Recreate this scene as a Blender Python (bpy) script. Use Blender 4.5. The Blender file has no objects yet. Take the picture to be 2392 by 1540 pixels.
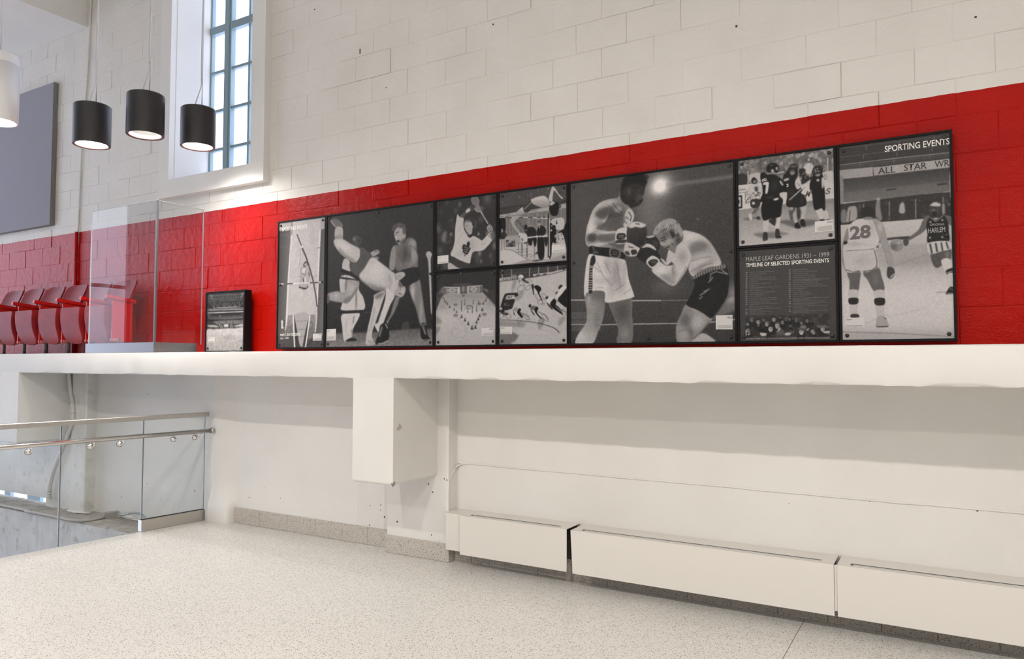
import bpy, bmesh, math, random
import numpy as np
from mathutils import Matrix, Vector

scene = bpy.context.scene
COL = scene.collection

# ---------------------------------------------------------------- camera
F_PX, YAW, PITCH, ROLL = 1720.54, 0.53377, 0.04461, 0.00086
CAM = np.array([0.0, 0.0, 1.6])
_f = np.array([-math.sin(YAW) * math.cos(PITCH), math.cos(YAW) * math.cos(PITCH), math.sin(PITCH)])
_r0 = np.array([math.cos(YAW), math.sin(YAW), 0.0])
_u0 = np.cross(_r0, _f)
_r = math.cos(ROLL) * _r0 + math.sin(ROLL) * _u0
_u = -math.sin(ROLL) * _r0 + math.cos(ROLL) * _u0
cam_d = bpy.data.cameras.new('camera')
cam_d.sensor_width = 36.0
cam_d.lens = F_PX / 2392.0 * 36.0
cam_d.clip_start = 0.05
cam = bpy.data.objects.new('camera', cam_d)
M = Matrix.Identity(4)
for i in range(3):
    M[i][0], M[i][1], M[i][2], M[i][3] = _r[i], _u[i], -_f[i], CAM[i]
cam.matrix_world = M
COL.objects.link(cam)
scene.camera = cam

# ---------------------------------------------------------------- world and exposure
w = bpy.data.worlds.new('overcast_sky')
scene.world = w
w.use_nodes = True
bg = w.node_tree.nodes['Background']
bg.inputs['Color'].default_value = (0.75, 0.81, 1.0, 1)
bg.inputs['Strength'].default_value = 3.3
scene.view_settings.view_transform = 'Standard'
scene.view_settings.look = 'None'
scene.view_settings.gamma = 1.0
scene.view_settings.exposure = 0.32
scene.view_settings.use_curve_mapping = False
scene.cycles.max_bounces = 6
scene.cycles.diffuse_bounces = 3
scene.cycles.glossy_bounces = 3
scene.cycles.transmission_bounces = 4
scene.cycles.transparent_max_bounces = 10
scene.cycles.caustics_reflective = False
scene.cycles.caustics_refractive = False
scene.cycles.use_light_tree = False
LAMP_W = 118.0          # watts of a hall pendant
LAMP_COL = (1.0, 0.95, 0.90)

rng = random.Random(7)

# ---------------------------------------------------------------- materials
def new_mat(name):
    m = bpy.data.materials.new(name)
    m.use_nodes = True
    nt = m.node_tree
    b = nt.nodes['Principled BSDF']
    return m, nt, b

def node(nt, t, **kw):
    n = nt.nodes.new(t)
    for k, v in kw.items():
        if k in n.inputs:
            n.inputs[k].default_value = v
        else:
            setattr(n, k, v)
    return n

def simple(name, col, rough=0.5, metal=0.0, spec=0.5, bump=0.0, bscale=60.0, coat=0.0):
    m, nt, b = new_mat(name)
    b.inputs['Base Color'].default_value = (*col, 1)
    b.inputs['Roughness'].default_value = rough
    b.inputs['Metallic'].default_value = metal
    b.inputs['Specular IOR Level'].default_value = spec
    b.inputs['Coat Weight'].default_value = coat
    if bump:
        tc = node(nt, 'ShaderNodeTexCoord')
        nz = node(nt, 'ShaderNodeTexNoise', Scale=bscale, Detail=4.0)
        bp = node(nt, 'ShaderNodeBump', Strength=bump, Distance=0.01)
        nt.links.new(tc.outputs['Object'], nz.inputs['Vector'])
        nt.links.new(nz.outputs['Fac'], bp.inputs['Height'])
        nt.links.new(bp.outputs['Normal'], b.inputs['Normal'])
    return m

def ramp(nt, stops):
    r = nt.nodes.new('ShaderNodeValToRGB')
    el = r.color_ramp.elements
    while len(el) > 1:
        el.remove(el[-1])
    el[0].position, el[0].color = stops[0][0], (*stops[0][1], 1)
    for p, c in stops[1:]:
        e = el.new(p)
        e.color = (*c, 1)
    return r

RED_TOP = 3.186
def block_paint():
    """block wall: red gloss paint up to RED_TOP, white satin above, stippled by the roller"""
    m, nt, b = new_mat('block_paint')
    L = nt.links.new
    geo = node(nt, 'ShaderNodeNewGeometry')
    sep = node(nt, 'ShaderNodeSeparateXYZ')
    L(geo.outputs['Position'], sep.inputs[0])
    edge = node(nt, 'ShaderNodeTexNoise', Scale=9.0, Detail=3.0)
    L(geo.outputs['Position'], edge.inputs['Vector'])
    e2 = node(nt, 'ShaderNodeMath', operation='MULTIPLY_ADD')
    L(edge.outputs['Fac'], e2.inputs[0]); e2.inputs[1].default_value = 0.010; e2.inputs[2].default_value = RED_TOP - 0.005
    cmp_ = node(nt, 'ShaderNodeMath', operation='LESS_THAN')
    L(sep.outputs['Z'], cmp_.inputs[0]); L(e2.outputs[0], cmp_.inputs[1])
    big = node(nt, 'ShaderNodeTexNoise', Scale=2.2, Detail=4.0)
    L(geo.outputs['Position'], big.inputs['Vector'])
    rw = ramp(nt, [(0.3, (0.715, 0.692, 0.655)), (0.7, (0.765, 0.745, 0.71))])
    rr = ramp(nt, [(0.3, (0.38, 0.0035, 0.0015)), (0.7, (0.45, 0.006, 0.002))])
    L(big.outputs['Fac'], rw.inputs[0]); L(big.outputs['Fac'], rr.inputs[0])
    mx = node(nt, 'ShaderNodeMix', data_type='RGBA')
    L(cmp_.outputs[0], mx.inputs['Factor']); L(rw.outputs[0], mx.inputs[6]); L(rr.outputs[0], mx.inputs[7])
    L(mx.outputs[2], b.inputs['Base Color'])
    ro = node(nt, 'ShaderNodeMapRange')
    L(cmp_.outputs[0], ro.inputs['Value']); ro.inputs['To Min'].default_value = 0.55; ro.inputs['To Max'].default_value = 0.17
    L(ro.outputs[0], b.inputs['Roughness'])
    b.inputs['Specular IOR Level'].default_value = 0.13
    st = node(nt, 'ShaderNodeTexNoise', Scale=95.0, Detail=3.0, Roughness=0.6)
    L(geo.outputs['Position'], st.inputs['Vector'])
    wob = node(nt, 'ShaderNodeTexNoise', Scale=14.0, Detail=3.0)
    L(geo.outputs['Position'], wob.inputs['Vector'])
    sc = node(nt, 'ShaderNodeMapRange')
    L(cmp_.outputs[0], sc.inputs['Value']); sc.inputs['To Min'].default_value = 0.22; sc.inputs['To Max'].default_value = 0.8
    b1 = node(nt, 'ShaderNodeBump', Distance=0.004)
    L(sc.outputs[0], b1.inputs['Strength']); L(st.outputs['Fac'], b1.inputs['Height'])
    b2 = node(nt, 'ShaderNodeBump', Strength=0.5, Distance=0.014)
    L(wob.outputs['Fac'], b2.inputs['Height']); L(b1.outputs['Normal'], b2.inputs['Normal'])
    L(b2.outputs['Normal'], b.inputs['Normal'])
    return m

def plaster(name, c0, c1, rough=0.6, stain=None, scale=1.6, bump=0.25):
    m, nt, b = new_mat(name)
    L = nt.links.new
    geo = node(nt, 'ShaderNodeNewGeometry')
    n1 = node(nt, 'ShaderNodeTexNoise', Scale=scale, Detail=5.0)
    L(geo.outputs['Position'], n1.inputs['Vector'])
    r = ramp(nt, [(0.32, c0), (0.66, c1)])
    L(n1.outputs['Fac'], r.inputs[0])
    out = r.outputs[0]
    if stain:
        n2 = node(nt, 'ShaderNodeTexNoise', Scale=7.0, Detail=8.0, Roughness=0.7)
        L(geo.outputs['Position'], n2.inputs['Vector'])
        r2 = ramp(nt, [(0.54, (0, 0, 0)), (0.72, (1, 1, 1))])
        L(n2.outputs['Fac'], r2.inputs[0])
        mx = node(nt, 'ShaderNodeMix', data_type='RGBA')
        L(r2.outputs[0], mx.inputs['Factor']); L(out, mx.inputs[6]); mx.inputs[7].default_value = (*stain, 1)
        out = mx.outputs[2]
    L(out, b.inputs['Base Color'])
    b.inputs['Roughness'].default_value = rough
    b.inputs['Specular IOR Level'].default_value = 0.35
    n3 = node(nt, 'ShaderNodeTexNoise', Scale=11.0, Detail=6.0)
    L(geo.outputs['Position'], n3.inputs['Vector'])
    bp = node(nt, 'ShaderNodeBump', Strength=bump, Distance=0.01)
    L(n3.outputs['Fac'], bp.inputs['Height']); L(bp.outputs['Normal'], b.inputs['Normal'])
    return m

def terrazzo(name, base, rough):
    m, nt, b = new_mat(name)
    L = nt.links.new
    geo = node(nt, 'ShaderNodeNewGeometry')
    cloud = node(nt, 'ShaderNodeTexNoise', Scale=1.3, Detail=3.0)
    L(geo.outputs['Position'], cloud.inputs['Vector'])
    r0 = ramp(nt, [(0.3, tuple(c * 0.95 for c in base)), (0.7, base)])
    L(cloud.outputs['Fac'], r0.inputs[0])
    out = r0.outputs[0]
    for scl, thr, col, seed in ((120.0, 0.36, (0.15, 0.125, 0.105), 0), (190.0, 0.30, (0.33, 0.29, 0.24), 7), (85.0, 0.22, (0.10, 0.085, 0.075), 3), (150.0, 0.18, (0.86, 0.84, 0.80), 5)):
        v = node(nt, 'ShaderNodeTexVoronoi', Scale=scl, feature='F1')
        mp = node(nt, 'ShaderNodeMapping')
        mp.inputs['Location'].default_value = (seed * 1.7, seed * 2.3, seed)
        L(geo.outputs['Position'], mp.inputs['Vector']); L(mp.outputs[0], v.inputs['Vector'])
        lt = node(nt, 'ShaderNodeMath', operation='LESS_THAN')
        L(v.outputs['Distance'], lt.inputs[0]); lt.inputs[1].default_value = thr
        sepc = node(nt, 'ShaderNodeSeparateColor')
        L(v.outputs['Color'], sepc.inputs[0])
        pick = node(nt, 'ShaderNodeMath', operation='LESS_THAN')
        L(sepc.outputs[0], pick.inputs[0]); pick.inputs[1].default_value = 0.34
        mul = node(nt, 'ShaderNodeMath', operation='MULTIPLY')
        L(lt.outputs[0], mul.inputs[0]); L(pick.outputs[0], mul.inputs[1])
        mx = node(nt, 'ShaderNodeMix', data_type='RGBA')
        L(mul.outputs[0], mx.inputs['Factor']); L(out, mx.inputs[6]); mx.inputs[7].default_value = (*col, 1)
        out = mx.outputs[2]
    L(out, b.inputs['Base Color'])
    b.inputs['Roughness'].default_value = rough
    b.inputs['Specular IOR Level'].default_value = 0.45
    return m

def glass_mat(name, tint, refl_rough=0.0, ior=1.5):
    m = bpy.data.materials.new(name)
    m.use_nodes = True
    nt = m.node_tree
    nt.nodes.clear()
    L = nt.links.new
    o = node(nt, 'ShaderNodeOutputMaterial')
    t = node(nt, 'ShaderNodeBsdfTransparent')
    t.inputs['Color'].default_value = (*tint, 1)
    g = node(nt, 'ShaderNodeBsdfGlossy', Roughness=refl_rough)
    fr = node(nt, 'ShaderNodeFresnel', IOR=ior)
    mx = node(nt, 'ShaderNodeMixShader')
    ge = node(nt, 'ShaderNodeNewGeometry')
    inv = node(nt, 'ShaderNodeMath', operation='SUBTRACT'); inv.inputs[0].default_value = 1.0
    L(ge.outputs['Backfacing'], inv.inputs[1])
    mu = node(nt, 'ShaderNodeMath', operation='MULTIPLY')
    L(fr.outputs[0], mu.inputs[0]); L(inv.outputs[0], mu.inputs[1])
    L(mu.outputs[0], mx.inputs[0]); L(t.outputs[0], mx.inputs[1]); L(g.outputs[0], mx.inputs[2])
    L(mx.outputs[0], o.inputs['Surface'])
    return m

def emit(name, col, s):
    m = bpy.data.materials.new(name)
    m.use_nodes = True
    nt = m.node_tree
    nt.nodes.clear()
    o = node(nt, 'ShaderNodeOutputMaterial')
    e = node(nt, 'ShaderNodeEmission')
    e.inputs['Color'].default_value = (*col, 1)
    e.inputs['Strength'].default_value = s
    nt.links.new(e.outputs[0], o.inputs['Surface'])
    m.cycles.emission_sampling = 'NONE'
    return m

def seat_paint():
    m, nt, b = new_mat('seat_paint')
    L = nt.links.new
    tc = node(nt, 'ShaderNodeTexCoord')
    n = node(nt, 'ShaderNodeTexNoise', Scale=6.0, Detail=6.0)
    L(tc.outputs['Object'], n.inputs['Vector'])
    r = ramp(nt, [(0.3, (0.19, 0.008, 0.012)), (0.6, (0.29, 0.016, 0.018)), (0.8, (0.36, 0.04, 0.03))])
    L(n.outputs['Fac'], r.inputs[0]); L(r.outputs[0], b.inputs['Base Color'])
    b.inputs['Roughness'].default_value = 0.45
    b.inputs['Specular IOR Level'].default_value = 0.16
    wv = node(nt, 'ShaderNodeTexWave', Scale=4.6, Distortion=0.3, bands_direction='X', wave_profile='SAW')
    L(tc.outputs['Object'], wv.inputs['Vector'])
    bp = node(nt, 'ShaderNodeBump', Strength=0.12, Distance=0.01)
    L(wv.outputs['Fac'], bp.inputs['Height']); L(bp.outputs['Normal'], b.inputs['Normal'])
    return m

MAT = dict(
    block=block_paint(),
    white=plaster('white_plaster', (0.735, 0.718, 0.682), (0.78, 0.764, 0.73)),
    trimwhite=plaster('smooth_white_plaster', (0.74, 0.725, 0.70), (0.78, 0.765, 0.74), bump=0.05),
    stair=plaster('worn_white_plaster', (0.66, 0.65, 0.61), (0.75, 0.74, 0.70), stain=(0.56, 0.54, 0.49)),
    concrete=plaster('grey_concrete', (0.50, 0.495, 0.49), (0.62, 0.615, 0.61), rough=0.8, stain=(0.30, 0.28, 0.25), scale=3.0, bump=0.6),
    rubble=plaster('rough_concrete', (0.30, 0.275, 0.24), (0.42, 0.39, 0.345), rough=0.9, stain=(0.22, 0.20, 0.17), scale=9.0, bump=1.0),
    chip=plaster('bare_concrete', (0.22, 0.20, 0.17), (0.36, 0.33, 0.29), rough=0.9, scale=30.0, bump=1.0),
    floor=terrazzo('terrazzo_floor', (0.75, 0.725, 0.675), 0.30),
    tile=terrazzo('terrazzo_base', (0.55, 0.515, 0.46), 0.40),
    joint=simple('floor_joint', (0.22, 0.19, 0.16), 0.6),
    heater=simple('heater_enamel', (0.73, 0.70, 0.645), 0.38, spec=0.45),
    heater_dark=simple('heater_inside', (0.10, 0.09, 0.08), 0.7),
    grille=simple('heater_grille', (0.62, 0.60, 0.56), 0.5),
    black=simple('black_frame', (0.010, 0.009, 0.010), 0.5, spec=0.15),
    bolt=simple('black_bolt', (0.014, 0.012, 0.012), 0.3),
    lampblack=simple('lamp_black', (0.018, 0.017, 0.020), 0.48),
    lampwhite=simple('lamp_white', (0.80, 0.80, 0.82), 0.4),
    copper=simple('lamp_ring', (0.30, 0.12, 0.11), 0.4),
    reflector=simple('lamp_reflector', (0.86, 0.86, 0.85), 0.25),
    lit=emit('lamp_lit', (1.0, 0.94, 0.86), 14.0),
    dim=emit('lamp_dim', (1.0, 0.97, 0.94), 0.75),
    cable=simple('steel_cable', (0.62, 0.62, 0.64), 0.4, metal=0.4),
    steel=simple('brushed_steel', (0.55, 0.525, 0.49), 0.38, metal=1.0),
    basesteel=simple('base_steel', (0.27, 0.27, 0.28), 0.36, metal=1.0),
    chrome=simple('chrome', (0.70, 0.67, 0.63), 0.14, metal=1.0),
    rubber=simple('black_rubber', (0.02, 0.02, 0.02), 0.6),
    glass=glass_mat('clear_glass', (0.95, 0.965, 0.965)),
    caseglass=glass_mat('screen_glass', (0.93, 0.935, 0.935), ior=1.42),
    glassedge=simple('glass_edge', (0.17, 0.19, 0.20), 0.25), caseedge=simple('case_glass_edge', (0.45, 0.49, 0.50), 0.2),
    windowframe=simple('teal_window_frame', (0.25, 0.345, 0.39), 0.5),
    windowglass=glass_mat('window_glass', (0.96, 0.97, 0.98)),
    panel=simple('grey_acoustic_panel', (0.305, 0.30, 0.345), 0.9, bump=0.4, bscale=220.0),
    panelside=simple('panel_side', (0.20, 0.19, 0.18), 0.8),
    seat=seat_paint(),
    redsteel=simple('red_seat_steel', (0.50, 0.008, 0.006), 0.34),
    darksteel=simple('dark_seat_post', (0.05, 0.055, 0.05), 0.5),
    hinge=simple('worn_hinge', (0.50, 0.16, 0.14), 0.5),
    conduit=simple('grey_conduit', (0.38, 0.355, 0.32), 0.6),
    conduitpaint=plaster('painted_conduit', (0.62, 0.605, 0.565), (0.70, 0.685, 0.645)),
    backwall=simple('back_wall_paint', (0.60, 0.585, 0.565), 0.7),
    ceiling=simple('ceiling_paint', (0.86, 0.855, 0.84), 0.8),
    hole=simple('anchor_hole', (0.07, 0.06, 0.05), 0.9),
    card=simple('caption_card', (0.62, 0.60, 0.585), 0.5),
    ink_white=simple('white_lettering', (0.80, 0.78, 0.75), 0.5),
    ink_grey=simple('grey_lettering', (0.36, 0.345, 0.34), 0.5),
    ink_dark=simple('dark_lettering', (0.03, 0.028, 0.028), 0.5),
    ink_mid=simple('midgrey_lettering', (0.11, 0.10, 0.10), 0.5),
)

# ---------------------------------------------------------------- helpers
def tag(o, label=None, cat=None, group=None, kind=None):
    if label: o['label'] = label
    if cat: o['category'] = cat
    if group: o['group'] = group
    if kind: o['kind'] = kind
    return o

def empty(name, loc=(0, 0, 0), rz=0.0):
    e = bpy.data.objects.new(name, None)
    e.location = loc
    e.rotation_euler = (0, 0, rz)
    e.empty_display_size = 0.1
    COL.objects.link(e)
    return e

def add(name, me, mat, parent=None, local=False):
    """link mesh data as one object; vertices are world coordinates unless local"""
    if mat is not None:
        me.materials.clear()
        me.materials.append(mat)
    o = bpy.data.objects.new(name, me)
    COL.objects.link(o)
    if parent is not None:
        o.parent = parent
        if not local:
            Mp = Matrix.Translation(parent.location) @ parent.rotation_euler.to_matrix().to_4x4()
            if parent.parent is not None:
                g = parent.parent
                Mp = (Matrix.Translation(g.location) @ g.rotation_euler.to_matrix().to_4x4()) @ parent.matrix_parent_inverse @ Mp
            o.matrix_parent_inverse = Mp.inverted()
    return o

def pyd(verts, faces, smooth=False):
    me = bpy.data.meshes.new('m')
    me.from_pydata([tuple(v) for v in verts], [], [tuple(f) for f in faces])
    me.update()
    if smooth:
        for p in me.polygons: p.use_smooth = True
    return me

def bm_mesh(bm, smooth=False):
    me = bpy.data.meshes.new('m')
    bmesh.ops.recalc_face_normals(bm, faces=bm.faces[:])
    bm.to_mesh(me)
    bm.free()
    if smooth:
        for p in me.polygons: p.use_smooth = True
    return me

def bx_bm(bm, x0, x1, y0, y1, z0, z1):
    vs = [bm.verts.new(p) for p in ((x0, y0, z0), (x1, y0, z0), (x1, y1, z0), (x0, y1, z0), (x0, y0, z1), (x1, y0, z1), (x1, y1, z1), (x0, y1, z1))]
    for f in ((0, 3, 2, 1), (4, 5, 6, 7), (0, 1, 5, 4), (1, 2, 6, 5), (2, 3, 7, 6), (3, 0, 4, 7)):
        bm.faces.new([vs[i] for i in f])
    return vs

def box_me(x0, x1, y0, y1, z0, z1, bevel=0.0, seg=1):
    bm = bmesh.new()
    bx_bm(bm, x0, x1, y0, y1, z0, z1)
    if bevel:
        bmesh.ops.bevel(bm, geom=bm.edges[:], offset=bevel, segments=seg, affect='EDGES', profile=0.5)
    return bm_mesh(bm)

def box(name, b, mat, parent=None, bevel=0.0, seg=1, local=False):
    return add(name, box_me(*b, bevel=bevel, seg=seg), mat, parent, local)

def catmull(P, n=8):
    P = [np.array(p, float) for p in P]
    out = []
    for i in range(len(P) - 1):
        p0 = P[max(i - 1, 0)]; p1 = P[i]; p2 = P[i + 1]; p3 = P[min(i + 2, len(P) - 1)]
        for k in range(n):
            t = k / n
            out.append(0.5 * (2 * p1 + (p2 - p0) * t + (2 * p0 - 5 * p1 + 4 * p2 - p3) * t * t + (3 * p1 - p0 - 3 * p2 + p3) * t ** 3))
    out.append(P[-1])
    return out

def tube_me(pts, r, sides=10, caps=True):
    pts = [np.array(p, float) for p in pts]
    V, Fc = [], []
    up = np.array([0.13, 0.27, 0.95])
    for i, p in enumerate(pts):
        d = pts[min(i + 1, len(pts) - 1)] - pts[max(i - 1, 0)]
        d /= np.linalg.norm(d) + 1e-12
        a = np.cross(d, up)
        if np.linalg.norm(a) < 1e-3: a = np.cross(d, np.array([1.0, 0, 0]))
        a /= np.linalg.norm(a); b = np.cross(d, a)
        rr = r[i] if hasattr(r, '__len__') else r
        for k in range(sides):
            t = 2 * math.pi * k / sides
            V.append(p + rr * (math.cos(t) * a + math.sin(t) * b))
    for i in range(len(pts) - 1):
        for k in range(sides):
            k2 = (k + 1) % sides
            Fc.append((i * sides + k, i * sides + k2, (i + 1) * sides + k2, (i + 1) * sides + k))
    if caps:
        Fc.append(tuple(range(sides - 1, -1, -1)))
        Fc.append(tuple(range((len(pts) - 1) * sides, len(pts) * sides)))
    return pyd(V, Fc, True)

def lathe_me(profile, sides=40, smooth=True):
    V, Fc = [], []
    n = len(profile)
    for k in range(sides):
        t = 2 * math.pi * k / sides
        for (r, z) in profile:
            V.append((r * math.cos(t), r * math.sin(t), z))
    for k in range(sides):
        k2 = (k + 1) % sides
        for i in range(n - 1):
            Fc.append((k * n + i, k2 * n + i, k2 * n + i + 1, k * n + i + 1))
    me = pyd(V, Fc, smooth)
    return me

def ray(px):
    return _f + (px[0] - 1196.0) / F_PX * _r - (px[1] - 770.0) / F_PX * _u
def on(px, axis, val):
    """where the line of sight through photo pixel px meets a measured plane"""
    d = ray(px)
    return CAM + (val - CAM[axis]) / d[axis] * d
def proj(P):
    d = np.array(P, float) - CAM
    z = d @ _f
    return np.array([1196 + F_PX * (d @ _r) / z, 770 - F_PX * (d @ _u) / z, z])

def smooth_by_angle(o, deg=35):
    me = o.data
    for p in me.polygons: p.use_smooth = True
    try:
        me.set_sharp_from_angle(angle=math.radians(deg))
    except Exception:
        pass

# ================================================================= STRUCTURE
WY = 5.0           # face of the block wall
LZ = 1.692         # top of the concrete ledge
LB = 1.479         # underside of the ledge
LY = 4.33          # front of the ledge
# ---- floor: terrazzo slab whose left edge runs along the railing
RA, RB = np.array([-6.696, 3.118]), np.array([-6.536, 4.861])
tdir = (RB - RA) / np.linalg.norm(RB - RA)
e0 = RA - tdir * 18.2
e1 = RA + tdir * ((5.02 - RA[1]) / tdir[1])
top = [(e0[0], e0[1]), (6.0, e0[1]), (6.0, 5.02), (e1[0], e1[1])]
V = [(x, y, 0.0) for x, y in top] + [(x, y, -0.32) for x, y in top]
floor = add('floor', pyd(V, [(0, 1, 2, 3), (7, 6, 5, 4), (0, 4, 5, 1), (1, 5, 6, 2), (2, 6, 7, 3), (3, 7, 4, 0)]), MAT['floor'])
tag(floor, 'pale speckled terrazzo floor', None, None, 'structure')
# thin divider strips set into the terrazzo
for x0 in (-0.803, 2.6):
    box('divider_strip', (x0 - 0.002, x0 + 0.002, -4.0, 4.95, -0.004, 0.0006), MAT['joint'], floor)

# ---- lower walls
def wall_piece(name, b, mat, label, bevel=0.0):
    o = box(name, b, mat, None, bevel)
    return tag(o, label, None, None, 'structure')

wall_right = wall_piece('wall_right', (-3.49, 6.0, 5.008, 5.4, -0.3, LB + 0.05), MAT['white'], 'white plastered lower wall above the heaters')
wall_mid = wall_piece('wall_middle', (-8.62, -4.0, 5.0, 5.4, -3.4, LB + 0.05), MAT['white'], 'white plastered lower wall between the piers')
wall_left = wall_piece('wall_left', (-9.48, -8.75, 4.90, 5.4, -0.6, LB + 0.05), MAT['stair'], 'worn white wall beside the stairwell')
wl2 = wall_piece('wall_stair', (-16.9, -9.48, 4.90, 5.02, -0.055, LB + 0.05), MAT['stair'], 'worn white wall over the slot window')
wl3 = wall_piece('wall_well', (-16.9, -8.0, 4.92, 5.2, -3.4, -0.30), MAT['stair'], 'lower stairwell wall')

# old moulding ridge on the right wall: runs level then turns down beside the pier
rp = [(6.0, 5.007, 0.76), (0.35, 5.007, 0.763), (-1.28, 5.007, 0.769), (-3.30, 5.007, 0.777), (-3.38, 5.006, 0.775), (-3.44, 5.0, 0.766), (-3.475, 4.985, 0.745), (-3.484, 4.955, 0.71), (-3.486, 4.915, 0.66), (-3.486, 4.893, 0.60), (-3.486, 4.893, 0.15)]
dense = catmull(rp, 14)
rngr = np.random.RandomState(3)
dense = [p + np.array([0, rngr.uniform(-0.0015, 0.0015), rngr.uniform(-0.002, 0.002)]) for p in dense]
add('plaster_ridge', tube_me(dense, 0.0065, 8), MAT['white'], wall_right)

def holes(parent, plane_y, pts):
    """small drilled anchor holes left in the plaster"""
    for (px, py, r) in pts:
        r *= 0.8
        c = on((px, py), 1, plane_y)
        n = 9
        V = [(c[0] + r * (0.8 + 0.4 * rng.random()) * math.cos(2 * math.pi * k / n) * 0.8, plane_y - 0.0012, c[2] + r * (0.8 + 0.4 * rng.random()) * math.sin(2 * math.pi * k / n)) for k in range(n)]
        V.append((c[0], plane_y + 0.004, c[2]))
        V += [(x, plane_y + 0.003, z) for (x, _, z) in V[:n]]
        Fc = [tuple(range(n))] + [((k + 1) % n, k, n + 1 + k, n + 1 + (k + 1) % n) for k in range(n)]
        add('anchor_hole', pyd(V, Fc), MAT['hole'], parent)
holes(wall_mid, 5.0, [(864, 1182, .007), (889, 1180, .007), (889, 1192, .006), (898, 1208, .010), (863, 1227, .008), (582, 1163, .008), (618, 1140, .004), (655, 1165, .006), (345, 921, .009), (284, 1162, .009), (376, 1167, .006), (407, 1178, .006), (455, 1147, .010), (540, 995, .005), (343, 1130, .006), (255, 1175, .005)])
holes(wall_right, 5.008, [(2032, 1169, .010), (2283, 1192, .012), (1843, 1177, .004)])

# ---- piers with their haunches
def haunch(name, x0, x1, zb, label):
    bm = bmesh.new()
    bx_bm(bm, x0, x1, LY + 0.002, 4.92, zb, LB + 0.06)
    bm.edges.ensure_lookup_table()
    low = [e for e in bm.edges if all(abs(v.co.z - zb) < 1e-6 for v in e.verts)]
    vert = [e for e in bm.edges if abs(e.verts[0].co.z - e.verts[1].co.z) > 0.1 and all(v.co.y < LY + 0.1 for v in e.verts)]
    bmesh.ops.bevel(bm, geom=low, offset=0.028, segments=4, affect='EDGES', profile=0.5)
    o = add(name, bm_mesh(bm), MAT['white'])
    smooth_by_angle(o)
    return tag(o, label, None, None, 'structure')
pier = wall_piece('trim_1', (-4.12, -3.485, 4.89, 5.3, -0.3, LB + 0.05), MAT['white'], 'white plastered pier below the ledge', bevel=0.004)
h1 = haunch('trim_2', -4.0, -3.595, 0.672, 'white concrete bracket under the ledge')
pier2 = wall_piece('trim_3', (-8.92, -8.62, 4.875, 5.3, -0.6, LB + 0.05), MAT['stair'], 'pale plaster strip in the stairwell corner', bevel=0.01)
h2 = haunch('trim_4', -9.43, -9.02, 0.68, 'white concrete bracket above the stairwell')
holes(pier, 4.89, [(1001, 1131, .009), (1011, 1150, .010), (928, 1219, .010), (1008, 1250, .008), (1038, 1119, .008), (1044, 1122, .008), (1027, 1264, .004)])
# chipped corner and flaked patch on the bracket
rc = np.random.RandomState(5)
def lump(name, c, s, mat, parent, n=26):
    bm = bmesh.new()
    for k in range(n):
        p = rc.normal(size=3); p /= np.linalg.norm(p)
        bm.verts.new(np.array(c) + p * np.array(s) * rc.uniform(0.75, 1.1))
    bmesh.ops.convex_hull(bm, input=bm.verts[:])
    return add(name, bm_mesh(bm), mat, parent)
lump('chipped_corner', (-3.607, 4.345, 0.690), (0.022, 0.020, 0.026), MAT['chip'], h1)
fl = [on(q, 0, -3.594) for q in ((934, 989), (940, 1000), (929, 1007), (927, 1003))]
add('flaked_patch', pyd([(-3.5935, p[1], p[2]) for p in fl] + [(-3.5965, p[1], p[2]) for p in fl], [(0, 1, 2, 3), (0, 4, 5, 1), (1, 5, 6, 2), (2, 6, 7, 3), (3, 7, 4, 0)]), simple('flaked_paint', (0.50, 0.47, 0.42), 0.8), h1)

# ---- the long concrete ledge, its lower edge nibbled and patched
xs = np.arange(-16.9, 6.0, 0.03)
rl = np.random.RandomState(11)
def walk(n, amp, k):
    a = rl.normal(size=n)
    ker = np.ones(k) / k
    return amp * np.convolve(a, ker, 'same') * math.sqrt(k)
nb = walk(len(xs), 0.0016, 5); nbz = walk(len(xs), 0.0020, 4); nt_ = walk(len(xs), 0.0016, 9); nty = walk(len(xs), 0.0016, 7)
for cx, wd, dp in ((-3.2, 0.10, 0.011), (-2.75, 0.07, 0.009), (-2.35, 0.12, 0.010), (-1.2, 0.09, 0.008), (0.05, 0.14, 0.010), (-8.4, 0.16, 0.010), (-6.9, 0.10, 0.008), (-0.6, 0.07, 0.009)):
    nbz += dp * np.exp(-((xs - cx) / wd) ** 4) * (0.7 + 0.5 * rl.rand(len(xs)))
for cx, wd, dp in ((-4.45, 0.03, -0.007), (-1.35, 0.03, -0.003)):
    nt_ += dp * np.exp(-((xs - cx) / wd) ** 4)
V, Fc = [], []
prof_n = 8
for i, x in enumerate(xs):
    V += [(x, 5.03, LB), (x, LY + 0.02, LB), (x, LY + 0.006 + nb[i], LB + 0.002 + nbz[i]), (x, LY, LB + 0.014 + nbz[i]),
          (x, LY + nty[i], LZ - 0.012 + nt_[i]), (x, LY + 0.004 + nty[i], LZ - 0.003 + nt_[i]), (x, LY + 0.014, LZ), (x, 5.03, LZ)]
for i in range(len(xs) - 1):
    for k in range(prof_n):
        k2 = (k + 1) % prof_n
        Fc.append((i * prof_n + k, (i + 1) * prof_n + k, (i + 1) * prof_n + k2, i * prof_n + k2))
ledge = add('trim_5', pyd(V, Fc), MAT['white'])
tag(ledge, 'long white concrete ledge below the red wall', None, None, 'structure')
smooth_by_angle(ledge, 40)

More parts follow.
